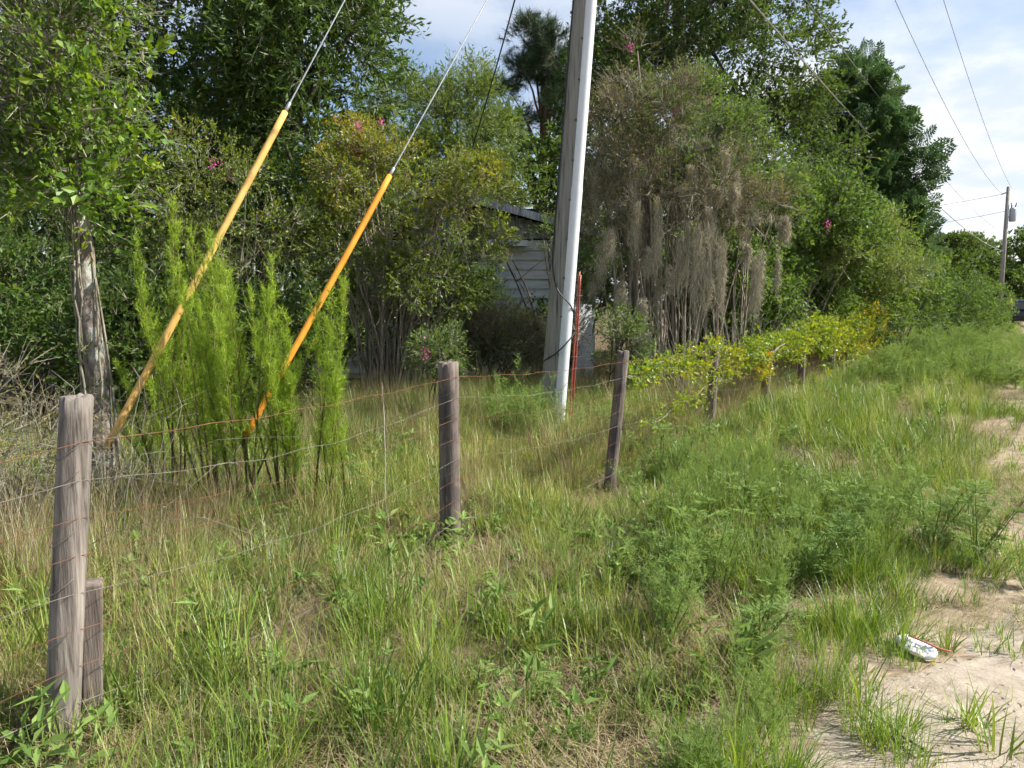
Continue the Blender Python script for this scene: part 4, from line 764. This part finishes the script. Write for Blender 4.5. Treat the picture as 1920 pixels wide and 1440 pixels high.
# ------------------------------------------------------------------ dog fennel: tall feathery stalks
DF = [(-2.62, 5.75, 2.35, 3, 'feathery green stalk leaning over the faded yellow guy marker'), (-2.36, 5.6, 1.75, 3, 'short feathery stalk below the faded yellow guy marker'), (-2.15, 5.75, 2.15, 4, 'tall dark-stemmed feathery stalk between the two guy markers'),
      (-1.98, 5.55, 1.75, 3, 'brown-stemmed feathery stalk at the middle of the clump'), (-1.83, 5.6, 2.0, 4, 'dense bright feathery stalk where the orange marker ends'), (-1.62, 5.7, 2.05, 4, 'thick plumed feathery stalk just right of the orange marker'),
      (-1.45, 5.65, 1.65, 3, 'feathery plume at the right of the stalk clump'), (-1.27, 5.75, 1.75, 3, 'outermost feathery plume of the clump nearest the split post'), (-2.85, 5.9, 1.2, 3, 'low feathery stalk at the base of the pale trunk')]
for x, y, H, ns, lb in DF:
    x -= .16; ns += 1; y += .45 if x < -2.4 else 0
    root = empty('feathery_stalk', (x, y, float(ground_z(x, y))), lb, 'weed', 'feathery stalks in the tall clump'); ms, mf = MB(), MB()
    for q in range(ns):
        h = H * rng.uniform(.6, 1.0) if q else H * 1.04; tip = np.array([x + rng.normal() * .24 - .05 - .12 * (x < -2.3), y + rng.normal() * .12, h]); p = wobble((x + rng.normal() * .05, y + rng.normal() * .05, -.05), tip, 12, .012); ms.tube(p, np.linspace(.011, .002, 12), 5, cap=False, val=np.repeat(np.concatenate([np.linspace(0, .5, 7), np.linspace(.6, 1, 5)]), 5))
        nb = 76; f = rng.uniform(.18, 1.0, nb) ** .85
        for ff in f:
            b0 = np.array([np.interp(ff, np.linspace(0, 1, 12), p[:, c]) for c in range(3)]); a = rng.uniform(0, 6.28); L = (.09 + .22 * (1 - ff)) * rng.uniform(.6, 1.25); d = np.array([math.cos(a) * .42, math.sin(a) * .42, 1.0]); m = 28
            u = rng.uniform(.05, 1, m)[:, None]; bp = b0 + nrm(d) * L * u + np.array([0, 0, .06]) * u * u * L
            slivers(mf, bp, nrm(d) * .8 + rng.normal(size=(m, 3)) * .55, rng.uniform(.025, .065, m), .003, rng.uniform(0, 1, m) * .6 + .4 * ff); mf.tube([b0, b0 + nrm(d) * L], [.0016, .0006], 3, cap=False, val=.3)
    sub(ms, 'stems', M['fennel_stem'], root); sub(mf, 'plumes', M['fennel'], root, smooth=False)

# ------------------------------------------------------------------ grass and weeds (uncountable)
def add_tuft(mb, o, n, L, W, spread, lean, curve, val, seg=4, stalks=0):
    a = rng.uniform(0, 2 * np.pi, n); r = spread * rng.uniform(0, 1, n) ** .6; b = np.stack([o[0] + r * np.cos(a), o[1] + r * np.sin(a), np.full(n, -.01)], 1)
    blades(mb, b, a + rng.normal(size=n) * .9, np.abs(rng.normal(size=n)) * lean, rng.uniform(.1, 1, n) * curve, L * rng.uniform(.45, 1.1, n), W * rng.uniform(.6, 1.2, n), np.clip(rng.uniform(val[0], val[1], n), 0, 1), seg, twist=.4)
    if stalks:
        k = stalks; blades(mb, b[:k].copy(), a[:k], np.abs(rng.normal(size=k)) * .2, rng.uniform(0, .5, k), L * rng.uniform(1.0, 1.5, k), .0024, np.clip(val[1] + .1, 0, 1), 4)
def tuft(n, L, W, spread, lean, curve, mat, val, seg=4, stalks=0):
    mb = MB(); add_tuft(mb, (0, 0), n, L, W, spread, lean, curve, val, seg, stalks); return mb.build('source', mat, link=False)
GK = [(30, .42, .0075, .09, .35, 1.3, (.05, .5), 5, 2), (28, .50, .0062, .08, .28, 1.1, (.1, .65), 5, 4), (20, .36, .0130, .07, .50, 1.3, (.0, .4), 5, 0), (34, .40, .0048, .10, .45, 1.4, (.3, .9), 4, 4), (24, .48, .0100, .08, .40, 1.5, (.05, .45), 5, 1)]
def patch(kinds, k, rad):
    mb = MB()
    for _ in range(k):
        g_ = kinds[rng.integers(len(kinds))]; a = rng.uniform(0, 6.28); r = rad * rng.uniform() ** .5; sh = rng.normal() * .13; h = rng.uniform(.6, 1.15)
        add_tuft(mb, (r * math.cos(a), r * math.sin(a)), g_[0], g_[1] * h, g_[2], g_[3], g_[4], g_[5], (g_[6][0] + sh, g_[6][1] + sh), g_[7], g_[8])
    return mb.build('source', M['grass'], link=False)
def straw_patch(n, L, rad):
    mb = MB(); a = rng.uniform(0, 6.3, n); r = rad * rng.uniform(0, 1, n) ** .5; b = np.stack([r * np.cos(a), r * np.sin(a), rng.uniform(.0, .06, n)], 1)
    main = rng.uniform(0, 6.3)
    blades(mb, b, main + rng.normal(size=n) * 1.3, rng.uniform(.8, 1.55, n), rng.uniform(-.3, .5, n), L * rng.uniform(.4, 1.1, n), .0036, rng.uniform(0, .75, n), 3); return mb.build('source', M['straw'], link=False)
def weed_plant(H, ns):
    mb = MB()
    for q in range(ns):
        a = rng.uniform(0, 6.3); p1 = np.array([math.cos(a) * H * .35, math.sin(a) * H * .35, H * rng.uniform(.7, 1)]); p = wobble((0, 0, 0), p1, 6, .01); mb.tube(p, np.linspace(.004, .0015, 6), 4, cap=False, val=.1)
        for k in range(16):
            f = rng.uniform(.15, 1); b0 = np.array([np.interp(f, np.linspace(0, 1, 6), p[:, c]) for c in range(3)]); d = rdir(1, .0, .7)[0]; L = rng.uniform(.05, .11); m = 12; u = np.linspace(.2, 1, m)[:, None]; side = nrm(np.cross(d, [0, 0, 1.0]))
            leaves(mb, b0 + d * L * u - np.array([0, 0, .25]) * L * u * u, d * .7 + side * np.where(np.arange(m) % 2, .9, -.9)[:, None] + rng.normal(size=(m, 3)) * .15, np.array([[0, 0, 1.0]]) + rng.normal(size=(m, 3)) * .3, L * .42, L * .10, rng.uniform(0, .6, m))
    return mb.build('source', M['weed'], link=False)
def broadleaf(n):
    mb = MB(); a = rng.uniform(0, 6.3, n); d = np.stack([np.cos(a), np.sin(a), rng.uniform(.2, 1.3, n)], 1); b = np.stack([rng.normal(size=n) * .02, rng.normal(size=n) * .02, rng.uniform(.0, .2, n)], 1)
    leaves(mb, b, d, np.array([[0, 0, 1.0]]) + rng.normal(size=(n, 3)) * .3, rng.uniform(.05, .11, n), rng.uniform(.014, .028, n), rng.uniform(.1, .8, n), droop=.2); mb.tube([(0, 0, 0), (0, 0, .22)], [.003, .001], 4, cap=False); return mb.build('source', M['weed'], link=False)
protos('grass', [tuft(g_[0], g_[1], g_[2], g_[3], g_[4], g_[5], M['grass'], g_[6], g_[7], g_[8]) for g_ in GK])
protos('patch', [patch(GK, 9, .36) for _ in range(5)] + [patch(GK[1:4], 9, .36), patch([GK[2], GK[4]], 9, .36)])
protos('short', [tuft(34, .15, .0050, .06, .55, .9, M['bright_grass'], (.0, .6), 3), tuft(26, .20, .0075, .05, .6, .8, M['grass'], (.0, .45), 3), tuft(30, .12, .0040, .07, .7, .9, M['grass'], (.2, .8), 3)])
protos('lush', [tuft(60, .34, .0062, .10, .35, .8, M['bright_grass'], (.0, .9)), tuft(50, .40, .0075, .09, .4, .9, M['bright_grass'], (.0, .8))])
protos('straw', [straw_patch(300, .30, .5), straw_patch(260, .4, .5), straw_patch(340, .22, .5), straw_patch(300, .26, .5)])
protos('tall_straw', [tuft(40, .6, .0032, .10, .3, .9, M['straw'], (.1, .8), stalks=6), tuft(34, .75, .0030, .09, .25, .7, M['straw'], (.2, .75), stalks=6)])
def plume_plant(H, ns):
    mb = MB()
    for q in range(ns):
        p = wobble((rng.normal() * .05, rng.normal() * .05, 0), (rng.normal() * .16, rng.normal() * .16, H * rng.uniform(.7, 1.1)), 7, .01); mb.tube(p, np.linspace(.004, .001, 7), 3, cap=False, val=.2)
        for f in rng.uniform(.12, 1, 22):
            b0 = np.array([np.interp(f, np.linspace(0, 1, 7), p[:, c]) for c in range(3)]); a = rng.uniform(0, 6.3); d = nrm(np.array([math.cos(a) * .6, math.sin(a) * .6, .8])); L = (.06 + .10 * (1 - f)); m = 13; u = rng.uniform(.1, 1, m)[:, None]
            slivers(mb, b0 + d * L * u, d * .8 + rng.normal(size=(m, 3)) * .5, rng.uniform(.025, .05, m), .0036, rng.uniform(.2, .9, m))
    return mb.build('source', M['weed'], link=False)
protos('weed', [weed_plant(.42, 6), weed_plant(.48, 6), weed_plant(.36, 5), plume_plant(.5, 7), plume_plant(.62, 6)])
protos('broad', [broadleaf(22), broadleaf(16), broadleaf(28)])

def field(s0, s1, t0, t1, dens, maxaz=52):
    n = int((s1 - s0) * (t1 - t0) * dens); s, t = rng.uniform(s0, s1, n), rng.uniform(t0, t1, n); p = st(s, t)
    ok = (p[:, 1] > .7) & (np.abs(np.arctan2(p[:, 0], p[:, 1])) < R(maxaz)); return p[ok], s[ok], t[ok]
BUCK = {}
def put_grass(p, scl, tint, full):
    """single tufts where the cover is broken, wide patches where it is closed"""
    q = full & (rng.uniform(size=len(p)) < 1 / 7.5); put('patch', p[q], scl[q] * 1.05, tint[q], .06); put('grass', p[~full], scl[~full], tint[~full])
def put(key, p, scl, tint, tilt=.12):
    n = len(p)
    if not n: return
    if key in ('grass', 'patch', 'lush', 'weed'):
        dp = np.min([np.hypot(p[:, 0] - q[0][0], p[:, 1] - q[0][1] + .25) for q in POSTS[1:4]], 0); scl = np.broadcast_to(scl, (n,)) * np.clip(.35 + dp * .9, .42, 1)
    pos = np.concatenate([p, ground_z(p[:, 0], p[:, 1])[:, None]], 1); rot = np.stack([rng.normal(size=n) * tilt, rng.normal(size=n) * tilt, rng.uniform(0, 6.3, n)], 1)
    BUCK.setdefault(key, []).append((pos, rot, np.broadcast_to(scl, (n,)) * rng.uniform(.7, 1.25, n), np.broadcast_to(tint, (n,))))
def away(p, r=.12):
    ok = np.ones(len(p), bool)
    for q in POSTS: ok &= np.hypot(p[:, 0] - q[0][0], p[:, 1] - q[0][1]) > r
    ok &= np.hypot(p[:, 0] - PB[0], p[:, 1] - PB[1] + .35) > .5
    return ok
def keep(p, *arrs, prob):
    m = rng.uniform(size=len(p)) < prob; return [a[m] for a in (p, *arrs)]
# verge between road and fence
for s0, s1, dn, gs in ((.5, 6, 80, .85), (6, 14, 52, .9), (14, 30, 24, 1.0), (30, 75, 7, 1.5)):
    p, s, t = field(s0, s1, -.35, 3.2, dn); bare = vnoise(p[:, 0], p[:, 1], 31, 1.6); d = t - edge(s)
    pr = np.clip((d + .05) / .75, 0, 1) * np.where(bare < .38, .28, 1); p, s, t, d, pr = keep(p, s, t, d, pr, prob=pr)
    dry = vnoise(p[:, 0], p[:, 1], 32, .9); ok = away(p); put_grass(p[ok], (gs * np.clip(.45 + d * .4, .4, .9))[ok], (np.clip(dry - .70, -.22, .3) * .8)[ok], (pr > .98)[ok])
    p, s, t = field(s0, s1, -.3, 3.2, dn * .07); d = t - edge(s); p, s, t, d = keep(p, s, t, d, prob=np.clip((d + .1) / .5, 0, 1)); put('straw', p, gs * .95, rng.uniform(0, .3, len(p)), .04)
# sparse tufts on the sand
p, s, t = field(.8, 9, -1.3, .9, 40, 48); n_ = vnoise(p[:, 0], p[:, 1], 33, 2.6); p, s, t = keep(p, s, t, prob=np.clip((n_ - .30) * 3, 0, 1) * np.clip((t + 1.5) / 1.6, .15, 1)); put('short', p, rng.uniform(.5, 1.4, len(p)), rng.uniform(0, .25, len(p)))
p, s, t = field(.8, 9, -1.2, .9, 3.5, 48); put('straw', p, .42, rng.uniform(0, .3, len(p)), .02)
# lush patches near the sand edge
for (cx, cy, r_, n) in ((1.72, 3.55, .28, 16), (2.45, 4.75, .5, 34), (1.2, 2.95, .22, 9), (3.0, 5.9, .5, 24), (.95, 2.35, .2, 9), (2.05, 4.15, .2, 8), (1.45, 2.6, .12, 4)):
    q = np.array([cx, cy]) + rng.normal(size=(n, 2)) * r_ * .55; put('lush', q, .62, rng.uniform(0, .1, n))
# feathery weeds on the verge
for (cx, cy, rx, ry, n, h) in ((1.15, 4.9, .6, .6, 17, .9), (2.0, 6.5, .8, .6, 32, .8), (2.5, 5.0, .6, .5, 26, .9), (.95, 3.65, .35, .35, 13, .8), (.75, 2.5, .3, .25, 9, .6), (8.2, 14.6, 1.3, 1.2, 40, 1.3), (10.8, 18.2, 1.5, 1.5, 50, 1.5), (.25, 8.6, .4, .4, 18, 1.2), (1.2, 8.8, .6, .5, 16, 1.0), (14.5, 23.5, 1.6, 2, 60, 1.6), (-.3, 2.6, .5, .4, 8, .5)):
    q = np.array([cx, cy]) + rng.normal(size=(n, 2)) * np.array([rx, ry]) * .78; q = q[away(q, .1)]; put('weed', q, h * rng.uniform(.55, 1.2, len(q)), rng.uniform(0, .35, len(q)))
p, s, t = field(1, 9, .6, 6.5, 4.5); put('lush', p[away(p, .3)], rng.uniform(.55, 1.1, len(p))[away(p, .3)], rng.uniform(0, .2, away(p, .3).sum()))
p, s, t = field(9, 30, .2, 3.0, 3.0); put('lush', p, rng.uniform(.7, 1.1, len(p)), rng.uniform(0, .2, len(p)))
p, s, t = field(1, 16, .7, 7, 10.0); put('broad', p, rng.uniform(.7, 1.3, len(p)), rng.uniform(0, .3, len(p)))
# inside the fence
for s0, s1, dn, gs in ((-2, 6, 70, .9), (6, 12, 62, 1.0), (12, 26, 12, 1.3)):
    p, s, t = field(s0, s1, 3.2, 9.5, dn); dry = vnoise(p[:, 0], p[:, 1], 34, .6); p, s, t, dry = keep(p, s, t, dry, prob=np.clip(1.0 - (p[:, 1] - 11.5) * .35, .12, 1)); ok = away(p)
    put_grass(p[ok], gs * rng.uniform(.75, 1.05, ok.sum()), (np.clip(dry - .58, -.18, .35) * .8)[ok], (p[:, 1] < 11.5)[ok])
    p, s, t = field(s0, s1, 3.0, 9.5, dn * .07); put('straw', p, gs, rng.uniform(0, .3, len(p)), .06)
    p, s, t = field(s0, s1, 3.1, 8.5, dn * .30); dr = vnoise(p[:, 0], p[:, 1], 35, .7); p, s, t = keep(p, s, t, prob=np.clip((dr - .35) * 3, .05, 1)); ok = away(p); put('tall_straw', p[ok], gs * .85, rng.uniform(-.1, .15, ok.sum()))
q = np.stack([rng.uniform(-2.0, .3, 26), rng.uniform(1.5, 3.6, 26)], 1); put('straw', q, .8, rng.uniform(0, .3, 26), .05)
q = np.stack([rng.uniform(-2.4, -.2, 24), rng.uniform(2.2, 4.2, 24)], 1); put('tall_straw', q[away(q, .3)], .55, rng.uniform(0, .3, away(q, .3).sum()), .4)
# dry tangle beyond the first post and grass under the vines
q = np.array([-2.1, 5.45]) + rng.normal(size=(46, 2)) * np.array([.5, .16]); put('tall_straw', q, .6, rng.uniform(.1, .45, 46), .4)
q = np.array([-3.0, 4.2]) + rng.normal(size=(70, 2)) * np.array([.6, .5]); put('tall_straw', q, .95, rng.uniform(.1, .4, 70), .35)
for f in np.linspace(3.1, 7.5, 120):
    q = fence_pt(f)[None, :2] + NL * rng.uniform(.1, .5) + rng.normal(size=(1, 2)) * .15; put('tall_straw', q, .95, .1, .2)
NAMES = {'grass': ('grass', 'loose grass tufts at the broken edges of the cover', 'grass'), 'patch': ('meadow_grass', 'closed cover of tangled green and yellowing grass', 'grass'), 'short': ('short_grass', 'short sparse grass tufts growing out of the pale sand', 'grass'), 'lush': ('lush_grass', 'bright lush grass clumps at the edge of the sand', 'grass'), 'straw': ('dead_grass', 'matted dead straw lying between the grass', 'dead grass'),
         'tall_straw': ('tall_dry_grass', 'tall dry tan grass standing behind the fence', 'dry grass'), 'weed': ('weeds', 'soft feathery green weeds spreading over the verge', 'weeds'), 'broad': ('broadleaf_weeds', 'small broad-leaved weeds scattered among the grass', 'weeds')}
for key, L in BUCK.items():
    pos, rot, scl, tint = [np.concatenate([x[k] for x in L]) for k in range(4)]; nm, lb, ct = NAMES[key]
    tag(scatter(nm, key, pos, rot, scl, tint), lb, ct, kind='stuff')
# brown bramble tangle behind the first post
root = empty('bramble_tangle', (-3.4, 4.9, 0), 'brown tangle of dead brambles behind the thick leaning post', 'bramble'); mb = MB()
for q in range(260):
    b0 = np.array([-3.5 + rng.normal() * .5, 4.9 + rng.normal() * .4, 0]); p1 = b0 + np.array([rng.normal() * .5, rng.normal() * .4, rng.uniform(.3, 1.25)]); mb.tube(wobble(b0, p1, 7, .05, bend=(rng.normal() * .2, 0, .25)), np.linspace(.0035, .0012, 7), 3, cap=False)
sub(mb, 'canes', M['twig'], root)
P, D, C, c = crown_points([(-3.6, 4.9, .75, .6, .45, .5)], 30, 7, .25); bake('dead_leaves', 'brown', P - np.array(root.location), aim(D), rng.uniform(.4, .8, len(P)), .2, parent=root)
mb = MB(); mb.tube(wobble((-.86, 5.1, -.02), (-1.05, 6.0, 1.0), 10, .01), np.linspace(.006, .002, 10), 5)
for q in range(9): b0 = np.array([-.95, 5.55, .45]) + rng.normal(size=3) * [.03, .1, .2]; mb.tube(wobble(b0, b0 + np.array([rng.normal() * .2, .1, rng.uniform(.1, .4)]), 4, .01), [.003, .002, .0015, .001], 3)
o = mb.build('dead_stalk', M['twig']); tag(o, 'thin dead branching stalk leaning left of the split post', 'stalk')

mb = MB(); p, s, t = field(.8, 8, -1.4, 2.6, 190, 50); p, s, t = keep(p, s, t, prob=np.clip(vnoise(p[:, 0], p[:, 1], 51, 1.9) * 1.3 - .2, .05, 1)); n = len(p)
leaves(mb, np.concatenate([p, (ground_z(p[:, 0], p[:, 1]) + .012 + .03 * (t < edge(s)))[:, None]], 1), np.concatenate([rng.normal(size=(n, 2)), rng.normal(size=(n, 1)) * .15], 1), np.array([[0, 0, 1.0]]) + rng.normal(size=(n, 3)) * .3, rng.uniform(.008, .045, n), rng.uniform(.004, .014, n), rng.uniform(0, 1, n))
tag(mb.build('debris', M['straw']), 'brown leaf and bark bits scattered on sand and soil', 'debris', kind='stuff')
# ------------------------------------------------------------------ litter on the verge
cup = empty('crushed_cup', (1.905, 3.36, .03), 'crushed white plastic cup lid with red straw on the sand', 'litter'); mb = MB(); n = 28
for ring, (r_, z) in enumerate(((.0, .02), (.4, .022), (.7, .03), (.9, .022), (1.0, .004))): pass
a = np.linspace(0, 2 * np.pi, n, endpoint=False); prof = [(.05, .034), (.3, .030), (.5, .038), (.62, .024), (.8, .030), (.95, .02), (1.0, .0), (.9, .006), (.4, .004)]
V = np.array([[(r_ * .095 * math.cos(q), r_ * .05 * math.sin(q), z * .5 + (.007 * math.sin(3 * q) + .004 * math.sin(7 * q + r_ * 5)) * r_) for q in a] for r_, z in prof]); m = len(prof); i, j = np.meshgrid(np.arange(m - 1), np.arange(n), indexing='ij'); j2 = (j + 1) % n
mb.add(np.concatenate([V.reshape(-1, 3), [(0, 0, .035)]]), np.stack([i * n + j, i * n + j2, (i + 1) * n + j2, (i + 1) * n + j], -1).reshape(-1, 4), [[k, (k + 1) % n, m * n] for k in range(n)])
o = mb.build('lid', M['plastic'], parent=cup, smooth=True); o.rotation_euler = (.45, .12, -.9)
mb = MB(); mb.tube(smooth_path([(-.03, .02, .05), (.03, -.03, .036), (.075, -.06, .02), (.125, -.07, .012)], 14), .0045, 7); mb.build('straw', M['red'], parent=cup, smooth=True)
bot = empty('plastic_bottle', (-.62, 2.22, .06), 'clear crumpled plastic bottle half hidden in the grass', 'bottle'); mb = MB()
mb.tube([(-.08, 0, 0), (-.075, 0, 0), (-.04, 0, .004), (0, 0, 0), (.04, 0, .003), (.07, 0, 0), (.09, 0, 0), (.105, 0, 0)], [.026, .03, .028, .031, .027, .03, .014, .012], 14); o = mb.build('bottle_body', M['clear'], parent=bot, smooth=True); mb = MB(); mb.tube([(.105, 0, 0), (.125, 0, 0)], .014, 12); mb.build('cap', M['plastic'], parent=bot); bot.rotation_euler = (0, -.5, .7)
mb = MB(); mb.tube(wobble((1.43, 2.95, .03), (1.50, 2.55, .03), 8, .01), np.linspace(.004, .007, 8), 6); o = mb.build('fallen_stick', M['twig']); tag(o, 'short grey stick lying on the bare sand', 'stick')

# ------------------------------------------------------------------ far end of the road
FT = [('umbrella_tree', 'flat-topped umbrella-shaped tree standing above the far treeline', 44.5, 80, 7.0, [(46.4, 80, 7.9, 3.0, 3, .45), (44.2, 80, 7.2, 1.8, 2, .35)], 60), ('far_tree', 'far rounded tree left of the distant pole', 47.0, 84, 6, [(48.0, 84, 4.2, 4.5, 3, 3.0), (44, 82, 3.4, 3, 3, 2.8)], 80),
      ('far_tree', 'far tree directly behind the distant pole', 56.5, 92, 6, [(56.0, 92, 5.0, 4.6, 3, 3.4)], 70), ('far_tree', 'large shady tree overhanging the parked vehicle', 52.8, 69, 8, [(52.6, 69, 6.2, 6.4, 4, 3.2), (54.0, 68, 3.4, 6, 3, 2.6)], 150), ('far_tree', 'tallest far tree closing the end of the road', 66, 105, 8, [(64.5, 105, 6.0, 6.5, 4, 4.2)], 80),
      ('far_tree', 'dark far tree between umbrella tree and hedge row', 38.0, 74, 5, [(37.5, 74, 3.6, 4.5, 3, 3.2)], 80), ('far_tree', 'low far tree where the road bends away', 62.5, 90, 4, [(61.5, 90, 2.8, 5.5, 3, 2.8)], 90), ('far_tree', 'far tree behind the rounded one', 40, 96, 6, [(42, 96, 4.8, 6, 3, 3.6)], 80)]
for nm, lb, x, y, h, e, n in FT: tree(nm, lb, 'tree', (x, y), (x + .4, y, h), .25, e, 'far', int(n * 1.4), 14, .5 if 'umbrella' in nm else 1.1, 1.3 if 'umbrella' in nm else 2.3, M['bark_dark'], (.05, .5), limbs=14, group='trees at the far end of the road')
shrub('round_bush', 'rounded dark bush at the foot of the distant pole', 'bush', (37.2, 59.5), [(37.0, 59.5, .9, 1.6, 1.2, 1.0)], 'hedge', 36, 14, .5, 1.5, 8, M['bark_dark'], (0, .3))
shrub('round_bush', 'yellow-green bush between the distant pole and the vehicle', 'bush', (40.6, 60.5), [(40.5, 60.5, .7, .8, .8, .8)], 'lime', 24, 18, .4, 1.2, 6, M['bark_dark'], (.1, .4))
# vehicle
car = empty('parked_vehicle', (0, 0, 0), 'dark blue utility vehicle parked at the far end of the road', 'car'); Lc, Wc = 4.6, 1.86
def extr(prof, w0, w1=None):
    w1 = w0 if w1 is None else w1; mb = MB(); n = len(prof); zs = np.array([p[1] for p in prof]); f = (zs - zs.min()) / (zs.max() - zs.min()); wd = w0 + (w1 - w0) * f
    V = np.concatenate([np.array([(p[0], -wd[k] / 2, p[1]) for k, p in enumerate(prof)]), np.array([(p[0], wd[k] / 2, p[1]) for k, p in enumerate(prof)])]); bm_q = [[k, (k + 1) % n, n + (k + 1) % n, n + k] for k in range(n)]
    c = V.mean(0); V2 = np.concatenate([V, [V[:n].mean(0), V[n:].mean(0)]]); mb.add(V2, bm_q, [[(k + 1) % n, k, 2 * n] for k in range(n)] + [[n + k, n + (k + 1) % n, 2 * n + 1] for k in range(n)]); return mb
o = extr([(-2.28, .42), (-2.3, .7), (-2.26, 1.0), (-2.1, 1.08), (.95, 1.08), (2.0, .98), (2.25, .85), (2.3, .5), (2.1, .36), (-2.1, .36)], Wc).build('body', M['car'], parent=car); bv = o.modifiers.new('bevel', 'BEVEL'); bv.width = .06; bv.segments = 2
o = extr([(-2.12, 1.05), (-1.95, 1.66), (-1.7, 1.74), (.1, 1.74), (.35, 1.66), (1.0, 1.05)], Wc - .08, Wc - .42).build('cabin', M['car'], parent=car); bv = o.modifiers.new('bevel', 'BEVEL'); bv.width = .05; bv.segments = 2
mb = MB(); mb.add([(-2.15, -.72, 1.14), (-2.15, .72, 1.14), (-2.02, .62, 1.6), (-2.02, -.62, 1.6)], [[0, 1, 2, 3]]); mb.build('rear_window', M['glass'], parent=car)
for s_ in (-1, 1):
    for x0, x1 in ((-1.85, -.95), (-.85, .05), (.12, .62)):
        mb = MB(); yb, yt = s_ * (Wc / 2 - .045), s_ * (Wc / 2 - .175); mb.add([(x0, yb, 1.16), (x1, yb, 1.16), (min(x1, .3), yt, 1.6), (x0 + .08, yt, 1.6)], [[0, 1, 2, 3]]); mb.build('side_window', M['glass'], parent=car)
    for x in (-1.42, 1.42):
        mb = MB(); mb.tube([(x, s_ * .68, .36), (x, s_ * .7, .36), (x, s_ * .92, .36), (x, s_ * .94, .36)], [.3, .36, .36, .31], 22); wh = mb.build('wheel', M['tyre'], parent=car, smooth=False); mb = MB(); mb.tube([(x, s_ * .9, .36), (x, s_ * .95, .36)], [.22, .2], 16); mb.build('rim', M['steel'], parent=wh)
    mb = MB(); mb.box((-2.27, s_ * .8, .88), (.06, .16, .26)); mb.build('tail_light', M['lens_red'], parent=car)
mb = MB(); mb.box((-2.32, 0, .5), (.12, 1.7, .2)); mb.build('bumper', M['tyre'], parent=car); mb = MB(); mb.box((-2.315, 0, .8), (.02, .34, .14)); mb.build('number_plate', M['plastic'], parent=car)
cl = st(np.array([60.6]), np.array([-.75]))[0]; car.location = (cl[0], cl[1], .02); car.rotation_euler = (0, 0, math.atan2(U[1], U[0]))
